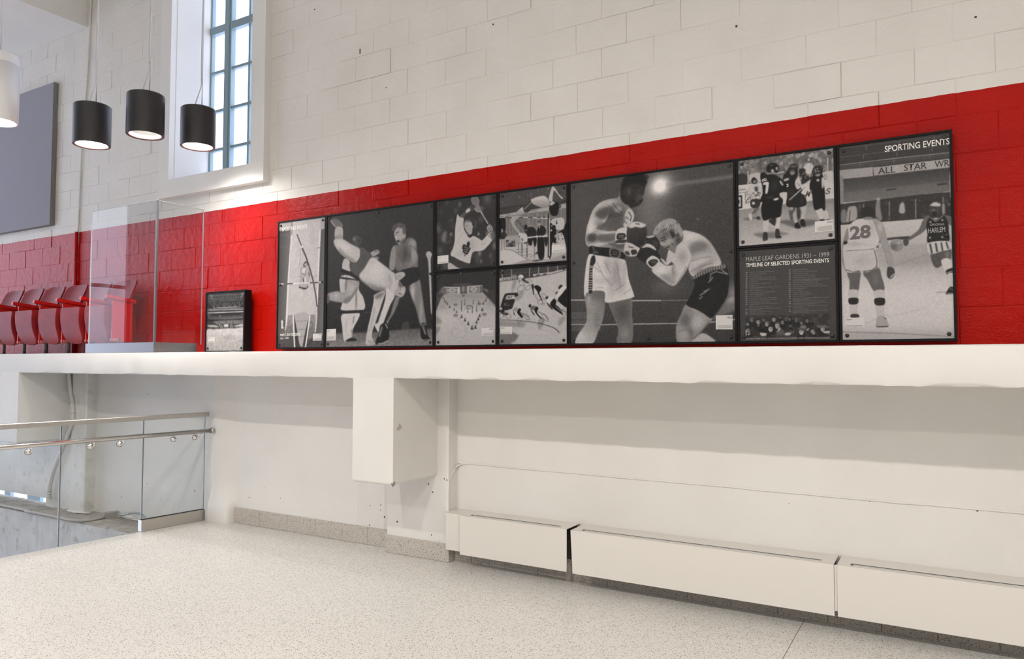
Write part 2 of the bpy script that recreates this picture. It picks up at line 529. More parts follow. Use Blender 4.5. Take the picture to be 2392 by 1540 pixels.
# ---- stairwell: concrete sill, conduit, slot window
sz = -0.145
sill_rng = np.random.RandomState(2)
sx = np.arange(-16.9, -6.56, 0.06)
V, Fc = [], []
for i, x in enumerate(sx):
    j = sill_rng.normal(size=6) * 0.006
    V += [(x, 4.60 + j[0] * 0.4, -2.6), (x, 4.60 + j[0] * 0.4, sz - 0.02), (x, 4.615 + j[1], sz + j[2] * 0.3), (x, 4.75 + j[3], sz + j[3]), (x, 4.88, sz + j[4]), (x, 5.02, sz + j[5] * 0.6)]
for i in range(len(sx) - 1):
    for k in range(5):
        Fc.append((i * 6 + k, (i + 1) * 6 + k, (i + 1) * 6 + k + 1, i * 6 + k + 1))
me = pyd(V, Fc)
me.materials.append(MAT['concrete']); me.materials.append(MAT['rubble'])
sill = add('trim_6', me, None)
for p in me.polygons:
    p.material_index = 0 if p.index % 5 == 0 else 1
tag(sill, 'rough grey concrete sill in the stairwell', None, None, 'structure')
# plaster fillets where the wall was patched onto the sill
lump('plaster_patch', (-8.75, 4.90, sz + 0.004), (0.24, 0.07, 0.018), MAT['stair'], sill, 40)
lump('plaster_patch', (-8.05, 4.985, sz + 0.01), (0.26, 0.03, 0.025), MAT['white'], sill, 40)
lump('plaster_patch', (-7.55, 4.97, sz + 0.006), (0.30, 0.05, 0.016), MAT['white'], sill, 40)
lump('plaster_stub', (-7.98, 4.975, sz + 0.05), (0.022, 0.016, 0.022), MAT['conduitpaint'], sill, 20)

# plaster foot between railing and baseboard
V, Fc = [], []
sharp = ((-6.47, 5.004), (-6.47, 4.900), (-6.30, 4.899), (-6.205, 4.897), (-6.188, 4.902), (-6.180, 4.916), (-6.175, 4.95), (-6.166, 5.004))
blend = ((-6.47, 5.004), (-6.47, 4.955), (-6.42, 4.960), (-6.36, 4.968), (-6.30, 4.977), (-6.24, 4.987), (-6.18, 4.996), (-6.10, 5.004))
for z_, t in ((0.0, 0.0), (0.12, 0.0), (0.17, 0.15), (0.24, 0.5), (0.32, 0.85), (0.40, 1.0), (LB + 0.02, 1.0)):
    V += [(p[0] + (q[0] - p[0]) * t, p[1] + (q[1] - p[1]) * t, z_) for p, q in zip(sharp, blend)]
for i in range(6):
    for k in range(7): Fc.append((i * 8 + k, i * 8 + k + 1, i * 8 + k + 9, i * 8 + k + 8))
foot = add('trim_7', pyd(V, Fc), MAT['white'])
smooth_by_angle(foot, 50)
tag(foot, 'shallow white plaster pilaster at the railing end', None, None, 'structure')

# ---- baseboards of terrazzo tiles
def baseboard(name, joints, y, h, mat, label, depth=0.03, ret=None):
    root = empty(name, (joints[0], y, 0))
    tag(root, label, None, None, 'structure')
    for a, b in zip(joints[:-1], joints[1:]):
        box('tile', (a + 0.0012, b - 0.0012, y + rng.uniform(-0.0008, 0.0008), y + depth, 0.0015, h), MAT['tile'], root, bevel=0.0012)
    return root
baseboard('baseboard_left', [-6.165, -5.80, -5.42, -5.05, -4.72, -4.42, -4.10], 4.985, 0.152, MAT['tile'], 'speckled terrazzo baseboard between railing and pier')
bp_ = baseboard('baseboard_pier', [-4.125, -3.467], 4.874, 0.145, MAT['tile'], 'speckled terrazzo baseboard on the pier')
box('tile', (-3.487, -3.467, 4.8745, 5.0, 0.0015, 0.145), MAT['tile'], bp_, bevel=0.0012)
baseboard('baseboard_right', [-3.466, -3.302, -2.996, -2.705, -2.421, -2.13, -1.84, -1.55, -1.26, -0.965, -0.671, -0.374, -0.083, 0.215, 0.51, 0.81, 1.1, 1.4, 1.7, 2.0, 2.3, 2.6], 4.955, 0.15, MAT['tile'], 'speckled terrazzo baseboard under the heaters')

# ---- upper block wall with the window opening
OX0, OX1, OZ0, OZ1 = -7.25, -5.94, 3.58, 6.75      # opening
upper = empty('wall_upper', (-6.0, WY, LZ))
tag(upper, 'block wall painted red below and white above', None, None, 'structure')
BY0, BY1 = WY + 0.0032, WY + 0.48
TOPZ = 7.45
bm = bmesh.new()
bx_bm(bm, -16.9, OX0, BY0, BY1, LZ - 0.03, TOPZ)
bx_bm(bm, OX1, 6.0, BY0, BY1, LZ - 0.03, TOPZ)
bx_bm(bm, OX0, OX1, BY0, BY1, LZ - 0.03, OZ0)
bx_bm(bm, OX0, OX1, BY0, BY1, OZ1, TOPZ)
add('mortar', bm_mesh(bm), MAT['block'], upper)
CH, BL = 0.2255, 0.408
bmeshes = {}
def block_me(key, lx, lz):
    if key in bmeshes: return bmeshes[key]
    g, gz = 0.0013, 0.0024
    rr = random.Random(len(bmeshes) + 5)
    bm = bmesh.new()
    c = 0.004
    q = lambda s: s * (1 + rr.uniform(-0.5, 0.5))
    # four-sided front with worn chamfer, open at the back
    o = [(g, gz), (lx - g, gz), (lx - g, lz - gz), (g, lz - gz)]
    i_ = [(g + q(c), gz + q(c)), (lx - g - q(c), gz + q(c)), (lx - g - q(c), lz - gz - q(c)), (g + q(c), lz - gz - q(c))]
    v0 = [bm.verts.new((x, 0.006, z)) for x, z in o]
    v1 = [bm.verts.new((x, 0.0016, z)) for x, z in o]
    v2 = [bm.verts.new((x, rr.uniform(-0.0008, 0.0008), z)) for x, z in i_]
    for k in range(4):
        k2 = (k + 1) % 4
        bm.faces.new((v0[k], v0[k2], v1[k2], v1[k]))
        bm.faces.new((v1[k], v1[k2], v2[k2], v2[k]))
    bm.faces.new(v2)
    me = bm_mesh(bm)
    me.materials.append(MAT['block'])
    bmeshes[key] = me
    return me
cells = []
rb = random.Random(21)
z = LZ - 0.02
row = 0
xoff0 = on((79.3, 575), 1, WY)[0]
while z < 7.2:
    lz = CH
    zz = LZ + 0.003 + row * CH
    shift = (BL / 2 if row % 2 else 0.0)
    x = xoff0 - BL * 18 + shift + rb.uniform(-0.01, 0.01)
    while x < 2.6:
        lx = BL
        if x + lx > -16.5:
            x0, x1, z0, z1 = x, x + lx, zz, zz + lz
            # cut away what the window surround covers
            pieces = [(x0, x1, z0, z1)]
            if z1 > 3.41 and z0 < 6.9 and x1 > -7.40 and x0 < -5.78:
                pieces = []
                if x0 < -7.40: pieces.append((x0, -7.40, z0, z1))
                if x1 > -5.78: pieces.append((-5.78, x1, z0, z1))
                if z0 < 3.41 - 0.03: pieces.append((max(x0, -7.40), min(x1, -5.78), z0, 3.41))
            for p in pieces:
                if p[1] - p[0] > 0.03 and p[3] - p[2] > 0.03: cells.append(p)
        x += lx
    row += 1
    z += CH
scored = []
for c in cells:
    cs = np.array([proj((x, WY, zc)) for x in c[:2] for zc in c[2:]])
    cx0, cx1 = np.clip(cs[:, 0].min(), 0, 2392), np.clip(cs[:, 0].max(), 0, 2392)
    cy0, cy1 = np.clip(cs[:, 1].min(), 0, 1540), np.clip(cs[:, 1].max(), 0, 1540)
    area = (cx1 - cx0) * (cy1 - cy0) if (cs[:, 2] > 0).all() else 0
    if c[0] > -5.56 and c[1] < 0.07 and c[3] < 2.95: area = 0            # behind the display
    if c[1] < -9.05 and c[2] > 5.72: area = 0                            # behind the beam
    if c[1] < -9.65 and c[2] > 3.35 and c[3] < 5.12: area = 0            # behind the acoustic panel
    if c[2] > 3.7 and c[1] < -9.05 and c[3] > 5.9: area = 0
    scored.append((area, c))
scored.sort(key=lambda t: -t[0])
rest = bmesh.new()
nblk = 0
for area, c in scored:
    lx, lz = c[1] - c[0], c[3] - c[2]
    full = abs(lx - BL) < 1e-6 and abs(lz - CH) < 1e-6
    key = ('f', rb.randrange(10)) if full else ('c', round(lx, 4), round(lz, 4))
    off = rb.gauss(0, 0.0015)
    if area > 150 and nblk < 300:
        o = bpy.data.objects.new('block', block_me(key, lx, lz))
        COL.objects.link(o)
        o.parent = upper
        o.location = (c[0] + 6.0, off, c[2] - LZ)
        o.rotation_euler = (rb.gauss(0, 0.005), rb.gauss(0, 0.0015), rb.gauss(0, 0.003))
        nblk += 1
    elif c[0] > -13 and (area > 0 or (c[2] > 2.9 and c[1] < 2.4) or c[0] > -0.4):
        src = block_me(key, lx, lz)
        n0 = len(rest.verts)
        rest.from_mesh(src)
        rest.verts.ensure_lookup_table()
        for v in rest.verts[n0:]:
            v.co += Vector((c[0], WY + off, c[2]))
ro = add('block_courses', bm_mesh(rest), MAT['block'], upper)
ro['kind'] = 'stuff'
# small dark fixings left in the block face
def wall_mark(name, px, py, wpx, hpx):
    c = on((px, py), 1, WY - 0.001)
    sx_, sz_ = wpx, hpx
    box(name, (c[0] - sx_, c[0] + sx_, WY - 0.0035, WY + 0.004, c[2] - sz_, c[2] + sz_), MAT['hole'], upper, bevel=0.0015)
for q in ((841, 120, .006, .024), (841, 183, .007, .020), (1152, 57, .006, .006), (1720, 61, .006, .007), (2279, 40, .006, .006), (902, 205, .005, .005), (735, 22, .005, .005)):
    wall_mark('wall_fixing', *q)

# ---- window: raised plaster surround, deep reveal, steel sash
win = empty('window_1', (-6.6, WY, OZ0))
tag(win, 'tall teal steel window set in a deep white surround', None, None, 'structure')
TY = 4.92
bm = bmesh.new()
for b in ((-7.43, OX0, TY, WY + 0.02, 3.387, 6.9), (OX1, -5.748, TY, WY + 0.02, 3.387, 6.9), (OX0, OX1, TY, WY + 0.02, 3.387, OZ0), (OX0, OX1, TY, WY + 0.02, OZ1, 6.9)):
    bx_bm(bm, *b)
bmesh.ops.remove_doubles(bm, verts=bm.verts[:], dist=1e-5)
add('surround', bm_mesh(bm), MAT['trimwhite'], win)
bm = bmesh.new()
for b in ((OX0 - 0.02, OX0 + 0.004, WY - 0.01, 5.49, OZ0 - 0.02, OZ1 + 0.02), (OX1 - 0.004, OX1 + 0.02, WY + 0.0, 5.49, OZ0 - 0.02, OZ1 + 0.02), (OX0, OX1, WY - 0.01, 5.49, OZ0 - 0.02, OZ0 + 0.004), (OX0, OX1, WY - 0.01, 5.49, OZ1 - 0.004, OZ1 + 0.02)):
    bx_bm(bm, *b)
add('reveal', bm_mesh(bm), MAT['trimwhite'], win)
GY = 5.44
vb = [(-7.245, 0.018), (-6.932, 0.058), (-6.59, 0.016), (-6.28, 0.016), (-5.958, 0.018)]
for x, hw in vb:
    box('mullion' if hw > 0.05 else 'glazing_bar', (x - hw, x + hw, GY - (0.035 if hw > 0.05 else 0.02), GY + 0.03, OZ0, OZ1), MAT['windowframe'], win, bevel=0.003)
box('mullion_fillet', (-6.912, -6.902, GY - 0.047, GY - 0.035, OZ0, OZ1), MAT['windowframe'], win, bevel=0.002)
zb_ = [(OZ0 + 0.012, 0.014), (4.017, 0.016), (4.465, 0.016), (4.917, 0.016), (5.406, 0.044), (5.86, 0.016), (6.31, 0.016), (OZ1 - 0.014, 0.014)]
for zc, hw in zb_:
    box('transom' if hw > 0.03 else 'glazing_bar', (OX0, OX1, GY - (0.032 if hw > 0.03 else 0.018), GY + 0.028, zc - hw, zc + hw), MAT['windowframe'], win, bevel=0.003)
for (x0, _), (x1, _) in zip(vb[:-1], vb[1:]):
    for (z0, _), (z1, _) in zip(zb_[:-1], zb_[1:]):
        box('pane', (x0, x1, GY + 0.004, GY + 0.009, z0, z1), MAT['windowglass'], win)

# ---- slot window low in the stairwell
win2 = empty('window_2', (-10.2, 5.3, -0.1))
tag(win2, 'low slot window below the stairwell wall', None, None, 'structure')
for x, hw, m in ((-10.52, 0.16, 'windowframe'), (-10.02, 0.07, 'windowframe'), (-9.72, 0.03, 'windowframe'), (-9.46, 0.05, 'windowframe'), (-11.2, 0.08, 'windowframe'), (-11.9, 0.08, 'windowframe')):
    box('mullion', (x - hw, x + hw, 5.28, 5.33, -0.30, 0.10), MAT[m], win2, bevel=0.003)
box('pane', (-12.5, -9.40, 5.30, 5.305, -0.30, 0.10), MAT['windowglass'], win2)

# ---- soffit beam in the upper left
beam = wall_piece('trim_8', (-12.6, -9.03, -15.0, 5.0, 5.72, 7.45), MAT['trimwhite'], 'deep white ceiling beam meeting the block wall')

# ---- rest of the hall (mostly out of frame, it shapes the light)
ceil = wall_piece('ceiling', (-17.0, 6.1, -15.1, 5.4, 7.42, 7.6), MAT['ceiling'], 'white ceiling of the hall')
wall_piece('wall_back', (-17.0, 6.1, -15.3, -15.05, -3.6, 7.5), MAT['backwall'], 'grey wall far behind the viewer')
wall_piece('wall_side', (6.0, 6.2, -15.1, 5.4, -0.4, 7.5), MAT['white'], 'white wall at the right end of the hall')
wall_piece('wall_lower_floor', (-17.0, -4.0, -15.1, 5.2, -3.6, -3.4), MAT['concrete'], 'concrete floor at the bottom of the stairwell')
# end wall of the stair hall with its one glazed bay
bm = bmesh.new()
for b in ((-17.2, -17.0, -15.1, -1.9, -3.5, 7.45), (-17.2, -17.0, 4.75, 5.4, -3.5, 7.45), (-17.2, -17.0, -1.9, 4.75, -3.5, -3.2), (-17.2, -17.0, -1.9, 4.75, 7.1, 7.45)):
    bx_bm(bm, *b)
tag(add('wall_end', bm_mesh(bm), MAT['white']), 'white end wall of the stair hall', None, None, 'structure')
g = empty('window_3', (-17.1, 2.0, -3.2))
tag(g, 'glazed bay in the end wall of the stair hall', None, None, 'structure')
for y in (-1.85, -0.2, 1.45, 3.1, 4.7):
    box('mullion', (-17.14, -17.06, y - 0.04, y + 0.04, -3.2, 7.1), MAT['windowframe'], g)
for zc in (-3.16, -1.2, 1.1, 3.4, 5.5, 7.06):
    box('transom', (-17.13, -17.07, -1.9, 4.75, zc - 0.04, zc + 0.04), MAT['windowframe'], g)
wall_piece('wall_well_side', (-6.45, -6.2, -15.1, 5.0, -3.4, -0.33), MAT['stair'], 'stairwell side wall below the floor slab')

# ================================================================= OBJECTS
# ---- grey acoustic panel
ap = empty('acoustic_panel', (-10.4, 4.97, 3.33))
tag(ap, 'large flat grey acoustic panel high on the white wall', 'wall panel')
box('panel_face', (-11.95, -9.655, 4.940, 4.946, 3.322, 5.135), MAT['panel'], ap, bevel=0.002)
box('panel_frame', (-11.955, -9.648, 4.946, 4.999, 3.318, 5.140), MAT['panelside'], ap, bevel=0.002)

# ---- conduit on the block wall, painted with it
cn = empty('wall_conduit', (-9.115, 4.98, 1.7))
tag(cn, 'thin vertical conduit painted over on the block wall behind the seats', 'conduit')
add('pipe', tube_me([(-9.115, 4.981, LZ), (-9.115, 4.981, 3.19)], 0.019, 12), MAT['block'], cn)
add('upper_pipe', tube_me([(-9.10, 4.989, 3.19), (-9.09, 4.989, 3.55), (-9.07, 4.989, 4.2), (-8.985, 4.989, 5.2), (-8.95, 4.989, 6.0), (-8.95, 4.989, 7.4)], 0.0085, 8), MAT['block'], cn)
for zc in (3.46, 4.3, 5.05, 5.88):
    xx = np.interp(zc, [3.19, 3.55, 4.2, 5.2, 6.0], [-9.10, -9.09, -9.07, -8.985, -8.95])
    box('strap', (xx - 0.025, xx + 0.025, 4.978, 5.0, zc - 0.008, zc + 0.008), MAT['block'], cn, bevel=0.002)

# ---- stadium seats
def seat_me_fold():
    """folded seat: rounded-bottom board, bulging towards the viewer, 6 cm thick"""
    bm = bmesh.new()
    W0, W1, H = 0.190, 0.178, 0.40
    outline = []
    n = 10
    rad = 0.10
    outline.append((W0 - 0.012, H)); outline.append((W0, H - 0.012)); 
    for k in range(6):
        outline.append((W0 + (W1 - W0) * (k + 1) / 7, H - 0.012 - (H - rad - 0.012) * (k + 1) / 7))
    for k in range(n + 1):
        a = (math.pi / 2) * k / n
        outline.append((W1 - rad + rad * math.cos(a), rad - rad * 0.92 * math.sin(a)))
    outline += [(W1 * 0.3, 0.004), (0, 0.0)]
    right = outline
    left = [(-x, z) for x, z in reversed(right[:-1])]
    loop = right + left
    def yy(z, front):
        t = z / H
        base = -0.055 - 0.075 * t + 0.035 * math.sin(math.pi * t) * -1
        return base if front else base + 0.035 + 0.055 * t
    fr = [bm.verts.new((x * 0.97, yy(z, True), z)) for x, z in loop]
    fr2 = [bm.verts.new((x, yy(z, True) + 0.010, z)) for x, z in loop]
    bk = [bm.verts.new((x, yy(z, False), z)) for x, z in loop]
    m = len(loop)
    for k in range(m):
        k2 = (k + 1) % m
        bm.faces.new((fr[k], fr[k2], fr2[k2], fr2[k]))
        bm.faces.new((fr2[k], fr2[k2], bk[k2], bk[k]))
    def fill(ring):
        # strips across the width keep the bulge
        h = m // 2
        top = None
        R = ring[:len(right)]
        Lf = [ring[0 + (m - 1 - k)] if k < len(left) else ring[len(right) - 1] for k in range(len(right))]
        for k in range(len(right) - 1):
            vs = [R[k], R[k + 1], Lf[k + 1], Lf[k]]
            vs2 = []
            for v in vs:
                if v not in vs2: vs2.append(v)
            if len(vs2) >= 3: bm.faces.new(vs2)
    fill(fr); fill(bk)
    return bm_mesh(bm)
def seat_me_back():
    nx, nz = 12, 8
    V, Fc = [], []
    W, H = 0.205, 0.265
    for side in (0, 1):
        for j in range(nz + 1):
            t = j / nz
            for i in range(nx + 1):
                s = -1 + 2 * i / nx
                wj = W * (0.93 if j == 0 else 1.0) * (1 - 0.10 * max(0, t - 0.78) / 0.22)
                x = s * wj
                z = H * t - (0.020 * max(0, abs(s) - 0.75) / 0.25 if j == nz else 0)
                y = 0.11 * t - 0.035 * (1 - s * s) * 0 + 0.03 * s * s * -1 + (0.018 if side else 0)
                V.append((x, y, z))
    N = (nx + 1) * (nz + 1)
    for j in range(nz):
        for i in range(nx):
            a = j * (nx + 1) + i
            Fc.append((a, a + 1, a + nx + 2, a + nx + 1))
            Fc.append((N + a + nx + 1, N + a + nx + 2, N + a + 1, N + a))
    rim = [i for i in range(nx + 1)] + [j * (nx + 1) + nx for j in range(1, nz + 1)] + [nz * (nx + 1) + i for i in range(nx - 1, -1, -1)] + [j * (nx + 1) for j in range(nz - 1, 0, -1)]
    for k in range(len(rim)):
        a, b = rim[k], rim[(k + 1) % len(rim)]
        Fc.append((a, N + a, N + b, b))
    me = pyd(V, Fc)
    return me
SEAT_PARTS = {}
def make_seat(x, tilt, label, last=False):
    r = empty('folding_seat', (x, 4.60, LZ))
    tag(r, label, 'seat', 'old red folding arena seats in a row on the ledge')
    if not SEAT_PARTS:
        SEAT_PARTS['fold'] = seat_me_fold(); SEAT_PARTS['back'] = seat_me_back()
        bm = bmesh.new()
        vs = bx_bm(bm, -0.024, 0.024, -0.17, 0.16, -0.020, 0.020)
        bmesh.ops.bevel(bm, geom=bm.edges[:], offset=0.006, segments=2, affect='EDGES')
        SEAT_PARTS['arm'] = bm_mesh(bm)
        SEAT_PARTS['stand'] = box_me(-0.008, 0.008, -0.10, 0.13, 0.12, 0.56, 0.003)
        SEAT_PARTS['post'] = tube_me([(0, 0, 0), (0, 0, 0.16)], 0.017, 10)
        SEAT_PARTS['plate'] = box_me(-0.05, 0.05, -0.04, 0.04, 0, 0.008, 0.002)
        SEAT_PARTS['hinge'] = box_me(-0.030, 0.030, -0.03, 0.03, -0.016, 0.016, 0.006)
    def part(nm, key, mat, loc, rot=(0, 0, 0)):
        o = add(nm, SEAT_PARTS[key], mat, r, True)
        o.location = loc; o.rotation_euler = rot
        return o
    o = part('seat', 'fold', MAT['seat'], (0, -0.015, 0.105), (tilt, 0, 0)); smooth_by_angle(o, 40)
    o = part('backrest', 'back', MAT['seat'], (0, 0.12, 0.545)); smooth_by_angle(o, 40)
    part('armrest', 'arm', MAT['redsteel'], (0.235, 0.0, 0.575), (-0.12, 0, 0))
    part('standard', 'stand', MAT['redsteel'], (0.235, 0, 0))
    part('post', 'post', MAT['darksteel'], (0.235, -0.02, 0))
    part('foot_plate', 'plate', MAT['darksteel'], (0.235, -0.02, 0))
    part('hinge', 'hinge', MAT['hinge'], (0.222, -0.06, 0.14))
    return r
# ---- glass screen at the end of the seat row
gs = empty('glass_screen', (-7.16, 4.38, LZ))
tag(gs, 'frameless L-shaped glass screen on a steel base at the end of the red seats', 'glass screen')
box('glass_pane', (-7.725, -6.605, 4.372, 4.382, 1.775, 3.182), MAT['caseglass'], gs)
box('glass_pane', (-6.610, -6.600, 4.384, 4.888, 1.775, 3.176), MAT['caseglass'], gs)
box('corner_seal', (-6.620, -6.5975, 4.368, 4.386, 1.78, 3.180), simple('corner_seal', (0.10, 0.10, 0.11), 0.3), gs)
box('glass_edge', (-7.728, -7.7245, 4.3715, 4.3825, 1.78, 3.182), MAT['caseedge'], gs)
box('glass_edge', (-6.6105, -6.5995, 4.888, 4.8915, 1.78, 3.176), MAT['caseedge'], gs)
box('glass_edge', (-7.728, -6.6, 4.3715, 4.3825, 3.182, 3.1845), MAT['caseedge'], gs)
box('glass_edge', (-6.6105, -6.5995, 4.384, 4.8915, 3.176, 3.1785), MAT['caseedge'], gs)
box('steel_base', (-7.745, -6.585, 4.352, 4.402, LZ + 0.001, 1.792), MAT['basesteel'], gs, bevel=0.002)
box('steel_base', (-6.630, -6.585, 4.4025, 4.83, LZ + 0.001, 1.792), MAT['basesteel'], gs, bevel=0.002)

labs = {-7.770: 'red folding seat half hidden behind the glass screen', -8.242: 'red folding seat with scuffed orange-red front, last one clear of the glass screen',
        -8.714: 'red folding seat second from the glass screen with a plum-tinted front', -9.186: 'worn red folding seat third in the row from the glass screen',
        -9.658: 'faded red folding seat fourth from the glass screen', -10.130: 'red folding seat cut off by the left edge of the photo'}
for k, (x, lab) in enumerate(labs.items()):
    make_seat(x, [0.0, 0.0, -0.02, 0.03, 0.0, 0.0][k], lab)

# ---- conduits in the stairwell
vc = empty('painted_conduit', (-9.3, 4.86, -0.05))
tag(vc, 'white painted conduit bending down the stairwell pier', 'conduit')
pts = [on(q, 1, 4.86) for q in ((161, 868), (165, 915), (170, 940), (170, 985), (160, 1012), (142, 1058), (126, 1098), (116, 1138), (114, 1168))]
add('pipe', tube_me(catmull(pts, 6), 0.022, 10), MAT['conduitpaint'], vc)
for q in ((170, 945), (171, 962)):
    c = on(q, 1, 4.86)
    add('coupling', tube_me([c + np.array([0, 0, -0.02]), c + np.array([0, 0, 0.02])], 0.027, 10), MAT['conduitpaint'], vc)
for q in ((115.5, 1146), (115, 1153), (114.5, 1160), (114, 1167)):
    c = on(q, 1, 4.86)
    add('thread_ring', tube_me([c + np.array([0, 0, -0.006]), c + np.array([0, 0, 0.006])], 0.030, 10), MAT['conduitpaint'], vc)
sc_ = empty('sill_conduit', (-8.2, 4.6, sz))
tag(sc_, 'grey conduit with junction box lying along the concrete sill', 'conduit')
zc = sz + 0.016
pp = [np.array([-14.0, 4.60, zc]), np.array([-9.6, 4.60, zc])] + [on(q, 2, zc) for q in ((60, 1193.5), (110, 1203.5), (145, 1211), (165, 1215), (185, 1216.5), (205, 1216), (225, 1213), (243, 1209))]
add('pipe', tube_me(catmull(pp, 6), 0.016, 10), MAT['conduit'], sc_)
c0, c1 = on((241, 1208), 2, zc), on((275, 1203), 2, zc)
d = (c1 - c0); ln = np.linalg.norm(d); d /= ln
nrm = np.array([-d[1], d[0], 0])
V = [c0 + a * ln * d + b * 0.035 * nrm + np.array([0, 0, e]) for e in (-0.016, 0.045) for a, b in ((0, -1), (1, -1), (1, 1), (0, 1))]
add('junction_box', pyd(V, [(0, 3, 2, 1), (4, 5, 6, 7), (0, 1, 5, 4), (1, 2, 6, 5), (2, 3, 7, 6), (3, 0, 4, 7)]), MAT['conduit'], sc_)
fx = [c1 + np.array([0, 0, 0.012])] + [on(q, 1, yv) for q, yv in (((288, 1203), 4.80), ((302, 1199.5), 4.82), ((318, 1199), 4.84), ((330, 1202.5), 4.85), ((339, 1211), 4.85), ((347, 1222), 4.84), ((352, 1234), 4.83))]
add('flexible_tube', tube_me(catmull(fx, 7), 0.0125, 10), simple('flex_conduit', (0.36, 0.39, 0.42), 0.45, metal=0.3), sc_)

# ---- glass railing
ang = -math.atan2(tdir[0], tdir[1])
rail = empty('glass_railing', (RA[0], RA[1], 0.0), ang)
tag(rail, 'glass stair railing with a steel top rail and round handrail', 'railing')
def rbox(name, b, mat, parent=rail, bevel=0.0): return box(name, b, mat, parent, bevel, local=True)
bounds = [-1.735, -1.01, -0.285, 0.44, 1.165, 1.80]
for i, (a, b) in enumerate(zip(bounds[:-1], bounds[1:])):
    z0 = 0.02 if i == 4 else -0.28
    gp = rbox('glass_panel', (-0.018, -0.006, a + 0.004, b - 0.004, z0, 1.045), MAT['glass'])
    e = rbox('glass_edge', (-0.0185, -0.0055, b - 0.0055, b - 0.0005, z0 if i == 4 else -0.28, 1.045), MAT['glassedge'], gp)
    e2 = rbox('glass_edge', (-0.0185, -0.0055, a + 0.0005, a + 0.0045, z0 if i == 4 else -0.28, 1.045), MAT['glassedge'], gp)
    e.matrix_parent_inverse = Matrix.Identity(4); e2.matrix_parent_inverse = Matrix.Identity(4)
rbox('top_rail', (-0.032, 0.010, -1.735, 1.835, 1.045, 1.088), MAT['steel'], bevel=0.004)
rbox('base_shoe', (-0.045, 0.020, 1.150, 1.80, 0.0, 0.108), MAT['steel'], bevel=0.003)
rbox('shoe_gasket', (-0.020, -0.003, 1.155, 1.795, 0.108, 0.113), MAT['rubber'])
hr = add('handrail', tube_me([(0.075, -1.7, 0.905), (0.075, 1.815, 0.905)], 0.0205, 16), MAT['chrome'], rail, True)
add('end_flange', tube_me([(0.075, 1.812, 0.905), (0.075, 1.832, 0.905)], 0.030, 16), MAT['steel'], rail, True)
arm_pts = catmull([(0.006, 0, 0), (0.045, 0, -0.002), (0.066, 0, 0.008), (0.075, 0, 0.030), (0.075, 0, 0.056)], 5)
BR = dict(disc=tube_me([(-0.006, 0, 0), (0.010, 0, 0)], 0.026, 18), seal=tube_me([(-0.0095, 0, 0), (-0.006, 0, 0)], 0.0265, 18), dome=lathe_me([(0.0, 0.018), (0.010, 0.016), (0.018, 0.010), (0.024, 0.0)], 18), arm=tube_me(arm_pts, 0.0062, 8), saddle=tube_me([(0.075, -0.022, 0.060), (0.075, 0.022, 0.060)], [0.009, 0.009], 8))
for yb in (3.301, 3.796, 4.054, 4.573, 4.798):
    s = (yb - RA[1]) / tdir[1]
    d_ = add('bracket', BR['disc'], MAT['chrome'], rail, True)
    d_.location = (0.0, s, 0.842)
    for nm, key, mt in (('bracket_arm', 'arm', 'chrome'), ('bracket_saddle', 'saddle', 'chrome'), ('bracket_seal', 'seal', 'rubber')):
        q = add(nm, BR[key], MAT[mt], d_, True)
    q = add('bracket_dome', BR['dome'], MAT['chrome'], d_, True)
    q.location = (0.010, 0, 0); q.rotation_euler = (0, math.pi / 2, 0)

# ---- convector heaters along the right wall
def heater(x0, x1, label, skew=0.0, slot=True, yf=4.785):
    r = empty('convector_heater', ((x0 + x1) / 2, yf, 0.105))
    tag(r, label, 'heater', 'white enamel convector heaters along the wall')
    zt, zb = 0.408, 0.108
    V = [(x0 + 0.001, yf, zt), (x1 - 0.001, yf, zt), (x1 - 0.001, yf - 0.002, zb), (x0 + 0.001 + skew, yf - 0.006 * (skew > 0), zb)]
    V += [(a, b + 0.0035, c) for a, b, c in V]
    add('front_cover', pyd(V, [(3, 2, 1, 0), (4, 5, 6, 7), (0, 1, 5, 4), (1, 2, 6, 5), (2, 3, 7, 6), (3, 0, 4, 7)]), MAT['heater'], r)
    add('hem', tube_me([(x0 + skew + 0.002, yf + 0.004, zb + 0.001), (x1 - 0.002, yf + 0.002, zb + 0.001)], 0.004, 8), MAT['heater'], r)
    s0, s1 = x0 + 0.07, x1 - 0.075
    ya, yb = yf + 0.030, yf + 0.082
    bm = bmesh.new()
    bx_bm(bm, x0 + 0.001, x1 - 0.001, yf + 0.0005, ya, zt - 0.003, zt)
    bx_bm(bm, x0 + 0.001, x1 - 0.001, yb, 5.006, zt - 0.003, zt)
    bx_bm(bm, x0 + 0.001, s0, ya, yb, zt - 0.003, zt)
    bx_bm(bm, s1, x1 - 0.001, ya, yb, zt - 0.003, zt)
    add('top_cover', bm_mesh(bm), MAT['heater'], r)
    gr = box('outlet_grille', (s0, s1, ya, yb, zt - 0.012, zt - 0.009), MAT['grille'], r)
    for k in range(3):
        yy = ya + (yb - ya) * (k + 1) / 4
        box('grille_bar', (s0, s1, yy - 0.003, yy + 0.003, zt - 0.009, zt - 0.0035), MAT['grille'], gr)
    box('slot_end', (s0 - 0.001, s0 + 0.014, ya, yb, zt - 0.0085, zt - 0.0032), MAT['heater_dark'], r)
    box('back_plate', (x0 + 0.02, x1 - 0.02, 4.9865, 5.004, zb + 0.05, zt - 0.01), MAT['heater_dark'], r)
    box('element', (x0 + 0.04, x1 - 0.04, 4.84, 4.93, 0.17, 0.30), MAT['heater_dark'], r)
    return r
hf = empty('heater_end_filler', (-3.38, 4.83, 0.11))
tag(hf, 'narrow white filler panel between the pier and the first heater', 'filler panel')
box('filler_front', (-3.458, -3.303, 4.822, 4.826, 0.118, 0.405), MAT['heater'], hf)
